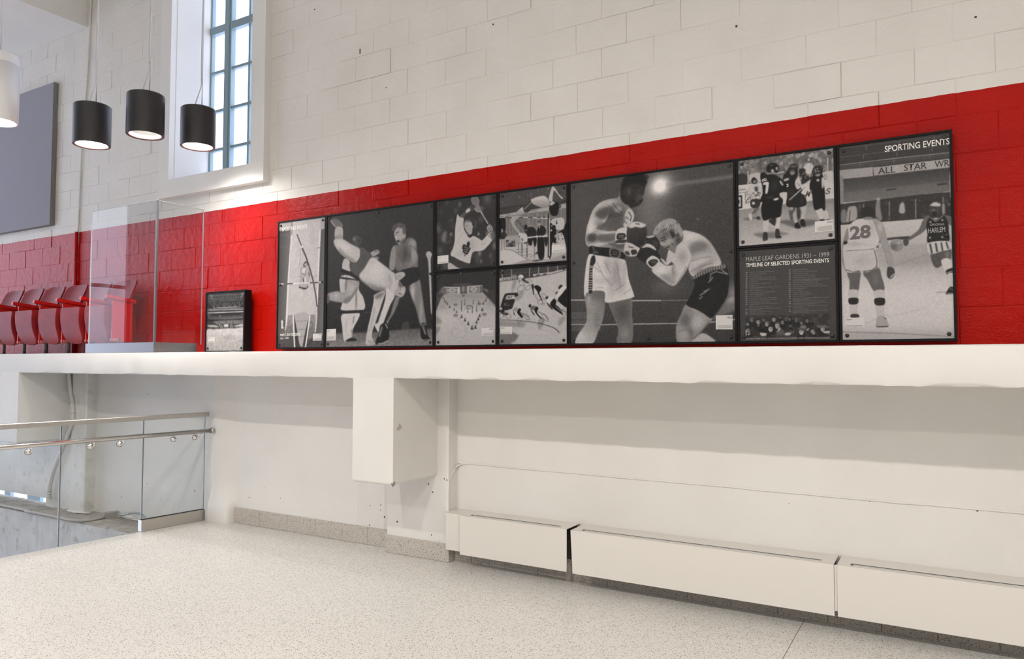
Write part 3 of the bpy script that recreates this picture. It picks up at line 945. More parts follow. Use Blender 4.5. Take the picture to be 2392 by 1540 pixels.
box('filler_top', (-3.484, -3.303, 4.8265, 5.006, 0.402, 0.405), MAT['heater'], hf)
heater(-3.298, -2.372, 'short white convector heater nearest the pier')
heater(-2.336, -0.606, 'long white convector heater between the short one and the one at the right edge', skew=0.018, yf=4.770)
heater(-0.590, 1.14, 'white convector heater running out of the right edge of the photo', yf=4.768)
js = empty('heater_joint_strip', (-0.598, 4.78, 0.11))
tag(js, 'thin white joint strip between the two long heaters', 'joint strip')
box('strip', (-0.606, -0.590, 4.7745, 4.780, 0.135, 0.404), MAT['heater'], js, bevel=0.001)
box('strip_foot', (-0.605, -0.591, 4.776, 4.782, 0.109, 0.1345), MAT['heater_dark'], js)

# ---- pendant lamps
LP = {}
def lamp_parts():
    R, H = 0.124, 0.29
    LP['shade'] = lathe_me([(0.0, H), (R - 0.006, H), (R, H - 0.006), (R, 0.004), (R - 0.003, 0.0), (R - 0.010, 0.0), (R - 0.012, 0.004), (R - 0.012, 0.10)], 48)
    LP['ring'] = lathe_me([(R - 0.0125, 0.0015), (R - 0.020, 0.004), (R - 0.021, 0.020), (R - 0.0125, 0.022)], 48)
    LP['reflector'] = lathe_me([(R - 0.021, 0.006), (0.090, 0.055), (0.070, 0.085)], 40)
    LP['diffuser'] = lathe_me([(0.0, 0.086), (0.071, 0.086)], 32)
    LP['diffuser_low'] = lathe_me([(0.0, 0.020), (R - 0.022, 0.016)], 32)
    LP['clip'] = tube_me([(0.022, 0, H + 0.195), (0.022, 0, H + 0.235)], 0.008, 8)
    H2 = 0.46
    LP['w_shade'] = lathe_me([(0.0, H2 - 0.07), (R, H2 - 0.07), (R + 0.0, 0.004), (R - 0.003, 0.0), (R - 0.012, 0.0), (R - 0.012, 0.1)], 48)
    LP['w_cap'] = lathe_me([(0.0, H2), (R - 0.010, H2), (R - 0.004, H2 - 0.006), (R - 0.004, H2 - 0.070)], 48)
lamp_parts()
def wire_me(z, h0, k=1.0):
    key = ('wire', round(z, 3), h0)
    if key not in LP: LP[key] = tube_me([(0.025, 0, h0), (0.025, 0, (7.418 - z) / k)], 0.0036, 6)
    return LP[key]
def cord_me(z, k=1.0):
    key = ('cord', round(z, 3)); H = 0.29; top = (7.418 - z) / k
    if key not in LP:
        pts = [(-0.045, 0.02, H - 0.002), (-0.030, 0.018, H + 0.06), (0.004, 0.01, H + 0.15), (0.018, 0.004, H + 0.205), (0.014, 0.004, H + 0.32)]
        pts += [(0.016 + 0.004 * (j % 2), 0.004, H + 0.32 + (top - H - 0.32) * t) for j, t in enumerate((0.15, 0.35, 0.6, 1.0))]
        LP[key] = tube_me(catmull(pts, 6), 0.0042, 6)
    return LP[key]
def lamp_light(parent, z, watt, col=LAMP_COL, size=0.19, spread=150):
    l = bpy.data.lights.new('lamp_light', 'AREA')
    l.shape = 'DISK'; l.size = size; l.energy = watt; l.color = col
    l.spread = math.radians(spread)
    o = bpy.data.objects.new('lamp_light', l)
    COL.objects.link(o)
    o.parent = parent
    o.location = (0, 0, z)
    return o
def pendant(loc, label, watt, lit='lit', white=False, group='cylinder pendant lamps', rz=0.0, size=1.0):
    r = empty('pendant_lamp', loc, rz)
    r.scale = (size, size, size)
    tag(r, label, 'pendant lamp', group)
    P_ = lambda nm, key, mt: add(nm, LP[key], MAT[mt], r, True)
    if white:
        P_('shade', 'w_shade', 'lampwhite'); c = P_('cap', 'w_cap', 'lampwhite')
        k = add('wire', wire_me(loc[2], 0.46, size), MAT['cable'], r, True)
        P_('diffuser', 'diffuser_low', lit)
    else:
        s = P_('shade', 'shade', 'lampblack'); smooth_by_angle(s, 40)
        P_('ring', 'ring', 'copper')
        P_('reflector', 'reflector', 'reflector')
        P_('diffuser', 'diffuser_low' if lit == 'lit' else 'diffuser', lit)
        add('wire', wire_me(loc[2], 0.29, size), MAT['cable'], r, True); add('cord', cord_me(loc[2], size), MAT['cable'], r, True); P_('clip', 'clip', 'cable')
    if watt: lamp_light(r, 0.010 if lit == 'lit' else 0.03, watt)
    return r
def lamp_at(px, dist):
    p = CAM + ray(px) * dist
    return tuple(p)
pendant(lamp_at((214, 340), 6.67), 'lit black cylinder pendant lamp hanging left of the window', 13, rz=0.5, size=1.25)
pendant(lamp_at((339, 317), 6.50), 'dimmer black cylinder pendant lamp hanging between the two bright ones', 2, lit='dim', rz=0.5, size=1.25)
pendant(lamp_at((462, 344), 6.93), 'lit black cylinder pendant lamp in front of the window', 13, rz=0.5, size=1.25)
pendant(lamp_at((-8, 285), 6.2), 'white cylinder pendant lamp at the left edge of the photo', 9, white=True, size=1.25)
# the hall's other pendants, out of frame
ORD = ('leftmost', 'second', 'third', 'rightmost')
for y, xs_, k, rw in ((-2.2, (-4.6, -1.6, 1.4, 4.4), (1.0, 1.15, 1.0, 0.8), 'nearer'), (-6.6, (-4.6, -1.6, 1.4, 4.4), (1.2, 1.3, 1.2, 1.0), 'farther')):
    for x, m, od in zip(xs_, k, ORD):
        pendant((x, y, 6.2), od + ' black pendant lamp of the ' + rw + ' row behind the viewer', LAMP_W * m, group='hall pendants out of the picture')

# ================================================================= PRINTS
def srgb2lin(v):
    v = np.clip(v / 255.0, 0, 1)
    return np.where(v <= 0.04045, v / 12.92, ((v + 0.055) / 1.055) ** 2.4)

def blur(a, r):
    r = int(round(r))
    if r < 1: return a
    for ax in (0, 1):
        for _ in range(2):
            p = np.pad(a, [(r + 1, r) if k == ax else (0, 0) for k in range(2)], mode='edge')
            c = np.cumsum(p, axis=ax)
            n = 2 * r + 1
            a = (c[n:, :] - c[:-n, :]) / n if ax == 0 else (c[:, n:] - c[:, :-n]) / n
    return a

def pts_of(s):
    if isinstance(s, str):
        return [tuple(float(t) for t in p.split(',')) for p in s.split()]
    return list(s)

class Art:
    """tone sheet of one printed photograph, filled shape by shape; coordinates are those of an enlarged view of the print"""
    def __init__(self, X0, X1, Z0, Z1, y, crop, scale, dens, base):
        self.X0, self.X1, self.Z0, self.Z1, self.y = X0, X1, Z0, Z1, y
        self.crop, self.s = crop, scale
        self.w = int((X1 - X0) * dens); self.h = int((Z1 - Z0) * dens)
        self.k = 2
        self.W, self.H = self.w * self.k, self.h * self.k
        self.c = np.full((self.H, self.W), float(base))
        self.rs = np.random.RandomState(int(abs(X0) * 100) + int(Z0 * 10))
        self.last = None
        self.ppu = dens * self.k
    def world(self, p):
        q = on((self.crop[0] + p[0] / self.s, self.crop[1] + p[1] / self.s), 1, self.y)
        return q
    def xy(self, p):
        q = self.world(p)
        return ((q[0] - self.X0) / (self.X1 - self.X0) * self.W, (self.Z1 - q[2]) / (self.Z1 - self.Z0) * self.H)
    def xys(self, A):
        px = self.crop[0] + A[:, 0] / self.s; py = self.crop[1] + A[:, 1] / self.s
        D = _f[None, :] + ((px - 1196.0) / F_PX)[:, None] * _r[None, :] - ((py - 770.0) / F_PX)[:, None] * _u[None, :]
        t = (self.y - CAM[1]) / D[:, 1]
        return np.stack([(CAM[0] + t * D[:, 0] - self.X0) / (self.X1 - self.X0) * self.W, (self.Z1 - CAM[2] - t * D[:, 2]) / (self.Z1 - self.Z0) * self.H], 1)
    def unit(self):
        if getattr(self, '_un', None): return self._un
        self._un = self._unit()
        return self._un
    def _unit(self):
        a = self.xy((600 * self.s / 5, 700 * self.s / 5)); b = self.xy((600 * self.s / 5 + 10, 700 * self.s / 5))
        return abs(b[0] - a[0]) / 10
    def mask(self, P, smooth=True, pad=0):
        """coverage of a closed outline, inside the smallest window that holds it: (row0, col0, array)"""
        P = pts_of(P)
        if smooth and len(P) > 3:
            A = np.array(P, float)
            p0, p1, p2, p3 = np.roll(A, 1, 0), A, np.roll(A, -1, 0), np.roll(A, -2, 0)
            P = np.stack([0.5 * (2 * p1 + (p2 - p0) * t + (2 * p0 - 5 * p1 + 4 * p2 - p3) * t * t + (3 * p1 - p0 - 3 * p2 + p3) * t ** 3) for t in (0, 0.25, 0.5, 0.75)], 1).reshape(-1, 2)
        Q = self.xys(np.array(P, float))
        c0, r0 = np.floor(Q.min(0)).astype(int) - pad - 1
        c1, r1 = np.ceil(Q.max(0)).astype(int) + pad + 2
        c0, r0, c1, r1 = max(c0, 0), max(r0, 0), min(c1, self.W), min(r1, self.H)
        if c1 <= c0 or r1 <= r0: return (0, 0, np.zeros((1, 1)))
        h, w = r1 - r0, c1 - c0
        m = np.zeros((h, w + 1), np.int32)
        n = len(Q)
        for i in range(n):
            (x0, y0), (x1, y1) = Q[i], Q[(i + 1) % n]
            if y0 == y1: continue
            if y0 > y1: x0, y0, x1, y1 = x1, y1, x0, y0
            a, b = max(r0, int(math.ceil(y0 - 0.5))), min(r1 - 1, int(math.floor(y1 - 0.5)))
            if b < a: continue
            rows = np.arange(a, b + 1)
            xc = x0 + (rows + 0.5 - y0) / (y1 - y0) * (x1 - x0)
            ci = np.clip(np.ceil(xc - 0.5).astype(int) - c0, 0, w)
            np.add.at(m, (rows - r0, ci), 1)
        return (r0, c0, (np.cumsum(m, axis=1)[:, :-1] % 2).astype(float))
    def win(self, m):
        r0, c0, a = m
        return self.c[r0:r0 + a.shape[0], c0:c0 + a.shape[1]]
    def poly(self, v, P, soft=1.0, grad=None, rim=None, a=1.0, smooth=True):
        r0, c0, m = self.mask(P, smooth, int(soft) * 3 + 1)
        if soft: m = blur(m, soft)
        self.last = (r0, c0, m)
        val = v
        if grad:
            (x0, y0, v0, x1, y1, v1) = grad
            a0, a1 = np.array(self.xy((x0, y0))), np.array(self.xy((x1, y1)))
            d = a1 - a0
            yy, xx = np.mgrid[r0:r0 + m.shape[0], c0:c0 + m.shape[1]]
            t = np.clip(((xx - a0[0]) * d[0] + (yy - a0[1]) * d[1]) / (d @ d), 0, 1)
            val = v0 + (v1 - v0) * t
        if rim:
            dv, wd = rim[0] * 0.75, rim[1] * 0.6
            rr = int(max(1, wd * self.unit()))
            b = blur(np.pad(m, rr), rr)[rr:-rr, rr:-rr]
            val = val + dv * np.clip(1 - (b - 0.5) * 2, 0, 1)
        s_ = self.win((r0, c0, m))
        if s_.shape == m.shape: s_ += (val - s_) * m * a
    def sh(self, x, y, rx, ry, dv, clip=True, rot=0.0):
        cx, cy = self.xy((x, y))
        u = self.unit()
        R = 2.6 * max(rx, ry) * u + 2
        r0, r1, c0, c1 = max(0, int(cy - R)), min(self.H, int(cy + R)), max(0, int(cx - R)), min(self.W, int(cx + R))
        if r1 <= r0 or c1 <= c0: return
        yy, xx = np.mgrid[r0:r1, c0:c1]
        dx, dy = xx - cx, yy - cy
        c, s = math.cos(rot), math.sin(rot)
        ex, ey = (dx * c + dy * s) / (rx * u), (-dx * s + dy * c) / (ry * u)
        g = np.exp(-(ex * ex + ey * ey))
        if clip and self.last is not None:
            lr, lc, lm = self.last
            full = np.zeros_like(g)
            a0, a1, b0, b1 = max(r0, lr), min(r1, lr + lm.shape[0]), max(c0, lc), min(c1, lc + lm.shape[1])
            if a1 <= a0 or b1 <= b0: return
            full[a0 - r0:a1 - r0, b0 - c0:b1 - c0] = lm[a0 - lr:a1 - lr, b0 - lc:b1 - lc]
            g = g * full
        self.c[r0:r1, c0:c1] += dv * g
    def line(self, v, P, w, soft=0.6, a=1.0, smooth=False):
        P = pts_of(P)
        if smooth: P = [tuple(p) for p in catmull(P, 6)]
        left, right = [], []
        for i, p in enumerate(P):
            q0, q1 = np.array(P[max(0, i - 1)]), np.array(P[min(len(P) - 1, i + 1)])
            d = q1 - q0; d = d / (np.linalg.norm(d) + 1e-9)
            nrm = np.array([-d[1], d[0]])
            ww = (w[0] + (w[1] - w[0]) * i / max(1, len(P) - 1)) if hasattr(w, '__len__') else w
            left.append(tuple(np.array(p) + nrm * ww / 2)); right.append(tuple(np.array(p) - nrm * ww / 2))
        r0, c0, m = self.mask(left + right[::-1], False, int(soft) * 3 + 1)
        if soft: m = blur(m, soft)
        s_ = self.win((r0, c0, m))
        if s_.shape == m.shape: s_ += (v - s_) * m * a
    def ell(self, v, x, y, rx, ry, soft=1.0, a=1.0, ring=0, rot=0.0):
        P = [(x + rx * math.cos(t) * math.cos(rot) - ry * math.sin(t) * math.sin(rot), y + rx * math.cos(t) * math.sin(rot) + ry * math.sin(t) * math.cos(rot)) for t in np.linspace(0, 2 * math.pi, 28)[:-1]]
        if ring: self.line(v, P + P[:1], ring, soft, a)
        else: self.poly(v, P, soft, a=a, smooth=False)
    def crowd(self, P, n, vals, size, a=0.8, soft=1.0):
        Q = pts_of(P); xs = [p[0] for p in Q]; ys = [p[1] for p in Q]
        mr, mc, mm = self.mask(P, False)
        clip = np.zeros_like(self.c); clip[mr:mr + mm.shape[0], mc:mc + mm.shape[1]] = mm
        keep = self.c.copy()
        for _ in range(n):
            x, y = self.rs.uniform(min(xs), max(xs)), self.rs.uniform(min(ys), max(ys))
            sz_ = size * self.rs.uniform(0.5, 1.4)
            cx, cy = self.xy((x, y)); u = self.unit(); r = max(1.0, sz_ * u)
            i0, i1, j0, j1 = int(cy - 1.6 * r), int(cy + 1.6 * r) + 1, int(cx - 1.3 * r), int(cx + 1.3 * r) + 1
            i0, j0 = max(i0, 0), max(j0, 0)
            if i0 >= self.H or j0 >= self.W or i1 <= i0 or j1 <= j0: continue
            sub = self.c[i0:i1, j0:j1]
            yy, xx = np.mgrid[i0:i0 + sub.shape[0], j0:j0 + sub.shape[1]]
            sx_, sy_ = self.rs.uniform(0.5, 1.0), self.rs.uniform(0.7, 1.4)
            g = np.clip(1.5 - 1.5 * (((xx - cx) / (r * sx_)) ** 2 + ((yy - cy) / (r * sy_)) ** 2), 0, 1) * a
            self.c[i0:i1, j0:j1] = sub * (1 - g) + self.rs.uniform(*vals) * g
        self.c = keep * (1 - clip) + self.c * clip
    def noise(self, P, amp, size, smooth=False):
        r0, c0, m = self.mask(P, smooth)
        u = max(1, size * self.unit())
        g = blur(self.rs.normal(size=m.shape), u) * u * 1.6
        s_ = self.win((r0, c0, m))
        if s_.shape == m.shape: s_ += amp * g * m
    def finish(self, grain=8.0):
        c = self.c.reshape(self.h, self.k, self.w, self.k).mean(axis=(1, 3))
        g = self.rs.normal(size=c.shape) * grain
        g = 0.6 * g + 0.8 * blur(self.rs.normal(size=c.shape) * grain, 1) * 1.5
        return np.clip(c + g * (0.35 + 0.65 * np.clip(c, 0, 255) / 200.0), 18, 235)

def print_mat():
    m, nt, b = new_mat('photo_print')
    at = node(nt, 'ShaderNodeVertexColor')
    at.layer_name = 'tone'
    nt.links.new(at.outputs['Color'], b.inputs['Base Color'])
    b.inputs['Roughness'].default_value = 0.5
    b.inputs['Specular IOR Level'].default_value = 0.2
    b.inputs['Coat Weight'].default_value = 0.4
    b.inputs['Coat Roughness'].default_value = 0.02
    return m
PRINT = print_mat()

def print_mesh(art, tone):
    h, w = tone.shape
    # vertex grid at cell corners, tone interpolated from the cells
    t = np.pad(tone, 1, mode='edge')
    t = (t[:-1, :-1] + t[1:, :-1] + t[:-1, 1:] + t[1:, 1:]) / 4.0
    xs = np.linspace(art.X0, art.X1, w + 1); zs = np.linspace(art.Z1, art.Z0, h + 1)
    co = np.empty(((h + 1) * (w + 1), 3), np.float32)
    co[:, 0] = np.tile(xs, h + 1); co[:, 1] = art.y; co[:, 2] = np.repeat(zs, w + 1)
    a = (np.arange(h)[:, None] * (w + 1) + np.arange(w)[None, :]).ravel()
    quads = np.stack([a, a + w + 1, a + w + 2, a + 1], axis=1).astype(np.int32)
    me = bpy.data.meshes.new('print')
    me.vertices.add(len(co)); me.vertices.foreach_set('co', co.ravel())
    me.loops.add(quads.size); me.loops.foreach_set('vertex_index', quads.ravel())
    me.polygons.add(len(quads)); me.polygons.foreach_set('loop_start', np.arange(0, quads.size, 4, dtype=np.int32))
    try: me.polygons.foreach_set('loop_total', np.full(len(quads), 4, np.int32))
    except Exception: pass
    me.update(calc_edges=True)
    lin = np.clip((srgb2lin(t.ravel()) - 0.014) * PRINT_GAIN, 0.004, 0.85)
    col = np.ones((len(co), 4), np.float32)
    for i, k in enumerate((1.0, 0.955, 0.945)): col[:, i] = lin * k
    att = me.color_attributes.new('tone', 'FLOAT_COLOR', 'POINT')
    att.data.foreach_set('color', col.ravel())
    me.materials.append(PRINT)
    return me
PRINT_GAIN = 1.22

def text_mesh(s, bold=0.0):
    cu = bpy.data.curves.new('t', 'FONT')
    cu.body = s
    cu.size = 1.0
    cu.resolution_u = 3
    cu.offset = bold
    cu.fill_mode = 'FRONT'
    o = bpy.data.objects.new('t', cu)
    COL.objects.link(o)
    bpy.context.view_layer.update()
    me = bpy.data.meshes.new_from_object(o.evaluated_get(bpy.context.evaluated_depsgraph_get()))
    bpy.data.objects.remove(o)
    bpy.data.curves.remove(cu)
    return me

def lettering(art, parent, s, p0, p1, cap, mat, bold=0.012, up=None, dy=0.0012):
    """lay the word s on the print from p0 (baseline start) to p1 (baseline end) with the given cap height (enlarged-view units)"""
    me = text_mesh(s, bold)
    n = len(me.vertices)
    co = np.empty(n * 3); me.vertices.foreach_get('co', co); co = co.reshape(n, 3)
    x0, x1 = co[:, 0].min(), co[:, 0].max()
    H = 0.729 if True else 1
    a, b = art.world(p0), art.world(p1)
    upv = (art.world((p0[0], p0[1] - cap)) - a) if up is None else (art.world(up) - a)
    fx = (co[:, 0] - x0) / (x1 - x0); fy = co[:, 1] / H
    P_ = a[None, :] + fx[:, None] * (b - a)[None, :] + fy[:, None] * upv[None, :]
    P_[:, 1] = art.y - dy
    me.vertices.foreach_set('co', P_.astype(np.float32).ravel())
    me.update()
    return add('lettering', me, mat, parent)

def caption(art, parent, P, year, flip, lines=3, ysz=None):
    """little white caption card printed on the photograph, year in one corner and fine print below"""
    P = pts_of(P)          # TL TR BR BL
    W_ = [art.world(p) for p in P]
    V = [(q[0], art.y - 0.0010, q[2]) for q in W_]
    card = add('caption_card', pyd(V, [(3, 2, 1, 0)]), MAT['card'], parent)
    w_ = P[1][0] - P[0][0]; h_ = P[3][1] - P[0][1]
    sl = (P[1][1] - P[0][1]) / w_
    if year:
        cap = h_ * 0.17
        wid = w_ * 0.30
        xs_ = P[0][0] + (w_ * 0.66 if flip else w_ * 0.06)
        y_ = P[0][1] + h_ * 0.26 + sl * (xs_ - P[0][0])
        lettering(art, parent, year, (xs_, y_), (xs_ + wid, y_ + sl * wid), cap, MAT['ink_mid'], 0.01, dy=0.0016)
    bm = bmesh.new()
    if not year:      # the year is too blurred to read: a small grey smudge where it stands
        xa, xb = (0.64, 0.93) if flip else (0.08, 0.30)
        q = [art.world((P[0][0] + w_ * fx_, P[0][1] + h_ * fy_ + sl * w_ * fx_)) for fx_, fy_ in ((xa, 0.10), (xb, 0.10), (xb, 0.22), (xa, 0.22))]
        bm.faces.new([bm.verts.new((c[0], art.y - 0.0016, c[2])) for c in q])
    for k in range(lines):
        yy = P[0][1] + h_ * (0.93 - 0.075 * k - 0.02)
        xa = P[0][0] + w_ * 0.06; xb = P[0][0] + w_ * (0.94 - 0.12 * rng.random())
        if flip: xa, xb = P[0][0] + w_ * (0.06 + 0.12 * rng.random()), P[0][0] + w_ * 0.94
        th = h_ * 0.022
        q = [art.world((x, y_ + sl * (x - P[0][0]))) for x, y_ in ((xa, yy - th), (xb, yy - th), (xb, yy + th), (xa, yy + th))]
        vs = [bm.verts.new((c[0], art.y - 0.0016, c[2])) for c in q]
        bm.faces.new(vs)
    add('fine_print', bm_mesh(bm), MAT['ink_grey'], parent)

DY = 4.925            # front of the display frames
PY = 4.932            # print plane
def poster(name, X0, X1, Z0, Z1, label, crop, scale, dens, base, draw, bolts, group='black framed sporting event panels'):
    r = empty(name, ((X0 + X1) / 2, 4.96, Z0))
    tag(r, label, 'poster', group)
    fw = 0.0165
    bars = ((X0 + 0.001, X0 + fw, Z0 + 0.001, Z1 - 0.001), (X1 - fw, X1 - 0.001, Z0 + 0.001, Z1 - 0.001), (X0 + fw, X1 - fw, Z1 - fw, Z1 - 0.001), (X0 + fw, X1 - fw, Z0 + 0.001, Z0 + fw))
    for (a, b, c, d_) in bars:
        box('frame_bar', (a, b, DY, 4.992, c, d_), MAT['black'], r, bevel=0.0015)
    box('backing', (X0 + fw, X1 - fw, PY + 0.0015, PY + 0.010, Z0 + fw, Z1 - fw), MAT['black'], r)
    art = Art(X0 + fw, X1 - fw, Z0 + fw, Z1 - fw, PY, crop, scale, dens, base)
    marks = draw(art) or []
    pr = add('print', print_mesh(art, art.finish()), None, r)
    for f in marks: f(art, pr)
    for (bx_, bz_) in bolts:
        b_ = add('bolt', BOLT, MAT['bolt'], r, True)
        b_.location = (bx_ - r.location.x, PY - r.location.y, bz_ - r.location.z)
    return r
BOLT = tube_me([(0, -0.010, 0), (0, -0.008, 0), (0, -0.002, 0), (0, 0.002, 0)], [0.005, 0.0105, 0.012, 0.012], 10)
def corner_bolts(X0, X1, Z0, Z1, i=0.042, mids=()):
    out = [(X0 + i, Z0 + i), (X1 - i, Z0 + i), (X0 + i, Z1 - i), (X1 - i, Z1 - i)]
    for m in mids:
        if m == 'l': out.append((X0 + i, (Z0 + Z1) / 2))
        if m == 'r': out.append((X1 - i, (Z0 + Z1) / 2))
        if m == 't': out.append(((X0 + X1) / 2, Z1 - i))
        if m == 'b': out.append(((X0 + X1) / 2, Z0 + i))
    return out

# ---------------------------------------------------------------- the boxing print
def draw_boxing(A):
    p, s, l = A.poly, A.sh, A.line
    p(62, '-20,100 1500,-60 1500,1600 -20,1600', grad=(700, 200, 72, 700, 1500, 60))
    A.last = None
    s(100, 900, 300, 700, 8, False); s(1250, 700, 200, 500, -6, False)
    s(720, 480, 110, 230, 26, False); s(610, 420, 90, 200, 18, False)
    s(760, 250, 120, 90, 45, False); s(755, 240, 60, 62, 110, False); s(740, 275, 60, 45, 45, False)
    l(128, '800,248 1100,212 1370,172', 22, 6, 0.7)
    s(790, 1060, 110, 60, 18, False); s(1345, 1110, 60, 60, 55, False)
    for P in ('15,1168 152,1168', '520,1172 760,1171'): l(186, P, 7)
    l(130, '760,1171 975,1169', 5, 1.0)
    for P in ('15,1364 165,1364', '275,1366 412,1362', '540,1360 890,1354', '1150,1347 1200,1340 1360,1322'): l(168, P, 7)
    # far leg, blurred
    p(98, '1215,1265 1290,1160 1360,1135 1360,1240 1260,1290 1165,1325', 5); s(1320, 1160, 50, 30, 40)
    # left boxer: legs
    p(120, '152,1118 235,1092 312,1104 312,1200 292,1330 256,1420 210,1515 78,1515 100,1440 160,1352 168,1262', 1.5, grad=(250, 1130, 92, 130, 1500, 172), rim=(26, 10))
    s(230, 1210, 60, 70, 20); s(180, 1160, 22, 50, 34); s(250, 1340, 30, 90, -22); s(120, 1450, 40, 60, 18)
    p(100, '345,1186 430,1170 522,1152 526,1280 536,1385 520,1508 410,1508 420,1402 372,1272', 1.5, rim=(36, 10)); s(450, 1260, 60, 80, -24); s(470, 1440, 40, 60, 26)
    # torso
    p(128, '405,352 330,364 270,390 225,440 190,512 170,600 160,690 176,734 240,748 330,748 400,756 472,792 476,720 490,640 486,560 502,480 512,430 470,400 432,340', 1.5, rim=(20, 12))
    s(400, 540, 85, 120, -44); s(330, 500, 60, 40, -40); s(440, 460, 40, 60, -20); s(250, 420, 60, 40, 46); s(350, 385, 60, 22, 40); s(410, 440, 22, 22, 44); s(360, 650, 80, 50, -26); s(440, 730, 40, 40, -36); s(470, 540, 16, 40, 50)
    p(84, '310,520 380,500 470,520 462,600 440,640 340,612 306,580', 5, a=.75); p(150, '418,420 450,440 430,470 404,450', 4, a=.7); p(80, '330,700 440,690 470,740 400,752', 4, a=.7); l(64, '400,470 470,500', 7, 3, .6); l(60, '372,388 410,440 446,470', 8, 2, .7); l(178, '476,560 470,620 462,672', 7, 2, .6)
    # near arm
    p(166, '228,432 300,404 352,440 326,520 276,596 256,640 240,690 172,728 158,680 168,600 178,560 196,500', 1.5, rim=(14, 8)); s(300, 470, 56, 44, -74); s(262, 560, 30, 30, -40); s(200, 600, 30, 80, 22)
    p(74, '236,470 300,430 360,420 384,470 330,500 300,520 250,506', 5, a=.8); p(80, '244,590 296,548 318,560 300,604 262,612', 4, a=.8); l(184, '176,560 164,640 160,690', 7, 2, .8)
    p(150, '162,648 205,628 250,604 330,618 412,620 420,692 330,716 262,738 190,742 162,710', 1.5); s(205, 672, 46, 34, -76); s(330, 672, 90, 34, -40); s(330, 628, 90, 14, 34); s(250, 720, 70, 14, 30)
    p(70, '176,660 200,640 240,644 230,690 190,696', 4, a=.8); p(84, '250,648 400,640 400,690 280,700', 5, a=.7); l(182, '176,732 260,736 330,716', 6, 2, .6)
    # head
    p(46, '505,163 560,148 612,150 640,172 653,215 642,250 632,285 620,332 614,375 592,405 560,432 535,436 510,424 496,402 474,400 440,380 428,330 430,272 444,215 470,182', 1.2, rim=(14, 6))
    s(590, 330, 40, 60, 16); s(500, 300, 40, 50, 12); l(150, '636,172 652,212 641,250 631,288', 3.5, 1.0, 0.7); s(612, 340, 7, 6, 70); l(120, '430,330 434,262 452,205', 3, 1, 0.6); s(560, 425, 30, 8, 30)
    p(72, '490,282 512,276 516,310 500,326', 2, a=.8); p(76, '560,330 604,320 600,370 566,384', 5, a=.6); l(28, '590,308 622,304', 6, 1, .8); l(28, '584,376 612,368', 6, 1, .8); p(30, '472,190 560,152 636,176 640,240 600,230 520,240 452,270', 5, a=.6); l(110, '590,405 560,432 530,436', 4, 1, .6); l(150, '440,380 428,330 431,300', 5, 1.5, .7)
    p(120, '412,352 430,335 445,372 470,398 440,400 408,372', 1.5, a=0.7)
    # guard hand at the chin
    p(168, '470,492 486,452 506,434 530,450 546,492 532,540 500,578 470,588 460,560 482,530', 1.2); l(70, '500,460 524,500 514,536', 8, 1); l(80, '478,500 500,520', 8, 1); l(90, '470,545 492,556', 7, 1)
    # cuff and gloves
    p(178, '410,606 496,597 488,704 470,716 398,712', 1); p(52, '414,636 474,638 468,676 408,682', 1); l(150, '424,650 464,652', 4, .8); l(150, '422,664 462,664', 4, .8); p(60, '404,690 480,684 478,708 402,712', 1)
    p(76, '495,582 520,550 570,540 628,556 651,600 651,660 636,716 592,744 520,727 488,690 485,625', 1.2, grad=(520, 560, 66, 600, 740, 46)); l(120, '628,556 651,600 651,660 636,716 592,744', 5, 1.5, .7)
    p(178, '498,578 524,548 572,541 626,556 640,574 600,590 560,582 520,592', 2.0); l(40, '556,556 590,562', 6, 1); s(560, 720, 40, 12, 40)
    p(170, '474,716 512,710 562,736 592,760 582,802 530,820 474,806 466,770', 1.2); p(52, '520,770 560,765 566,796 530,806', 1); p(70, '470,782 496,776 512,806 480,806', 1); l(60, '500,740 540,750', 8)
    # belt
    p(42, '192,736 262,744 362,754 462,792 462,842 350,822 232,806 188,792', 1); p(98, '354,752 432,764 426,832 354,824', .8); p(46, '364,764 420,772 416,820 364,814', .8); l(120, '372,780 412,786', 5); l(110, '372,800 410,804', 5)
    for k in range(14): l(110, [(205 + 4 * k % 50 + rng.uniform(-8, 8), 742 + 4 * k), (214 + rng.uniform(0, 20), 746 + 4 * k)], 4, .8, .8)
    # white trunks
    p(186, '190,800 240,808 350,825 460,842 484,884 502,1000 542,1120 534,1146 420,1174 316,1186 310,1104 240,1092 168,1108 150,1142 144,1062 156,930 170,842', 1.2)
    s(400, 930, 46, 120, -44); s(330, 880, 26, 70, -30); s(440, 1060, 40, 60, -22); s(300, 1010, 90, 26, -18); s(470, 920, 18, 90, -24); s(360, 1080, 30, 70, -20)
    for P in ('246,862 300,980 372,1056', '300,850 330,900 360,960', '224,900 280,948', '400,860 420,960 436,1060', '380,1100 470,1040', '460,1120 520,1080', '250,1070 300,1066'): l(112, P, 6, 1.5, .7)
    p(48, '204,822 230,812 236,862 216,900 212,960 210,1098 182,1106 184,980 190,884', .8)
    for k in range(11): l(182, [(180, 896 + 19 * k), (214, 890 + 19 * k + rng.uniform(-8, 8))], 5.5, .6)
    # right boxer: legs, trunks
    p(128, '958,1206 1050,1248 1164,1312 1142,1352 1090,1412 1012,1505 896,1505 880,1412 888,1352 922,1280', 1.5, rim=(14, 10)); s(960, 1330, 40, 70, -26); s(1060, 1330, 50, 60, 24); s(940, 1440, 40, 60, 24); s(1000, 1420, 20, 60, -26); p(90, '930,1290 980,1300 970,1370 920,1360', 6, a=.7); p(170, '1010,1330 1090,1330 1060,1390 1000,1400', 7, a=.5); l(90, '900,1420 960,1400 1010,1420', 8, 3, .6); l(70, '1150,1330 1095,1400 1020,1480', 8, 2, .6)
    p(162, '1090,1432 1142,1452 1192,1505 1010,1505 1040,1470', 1.5)
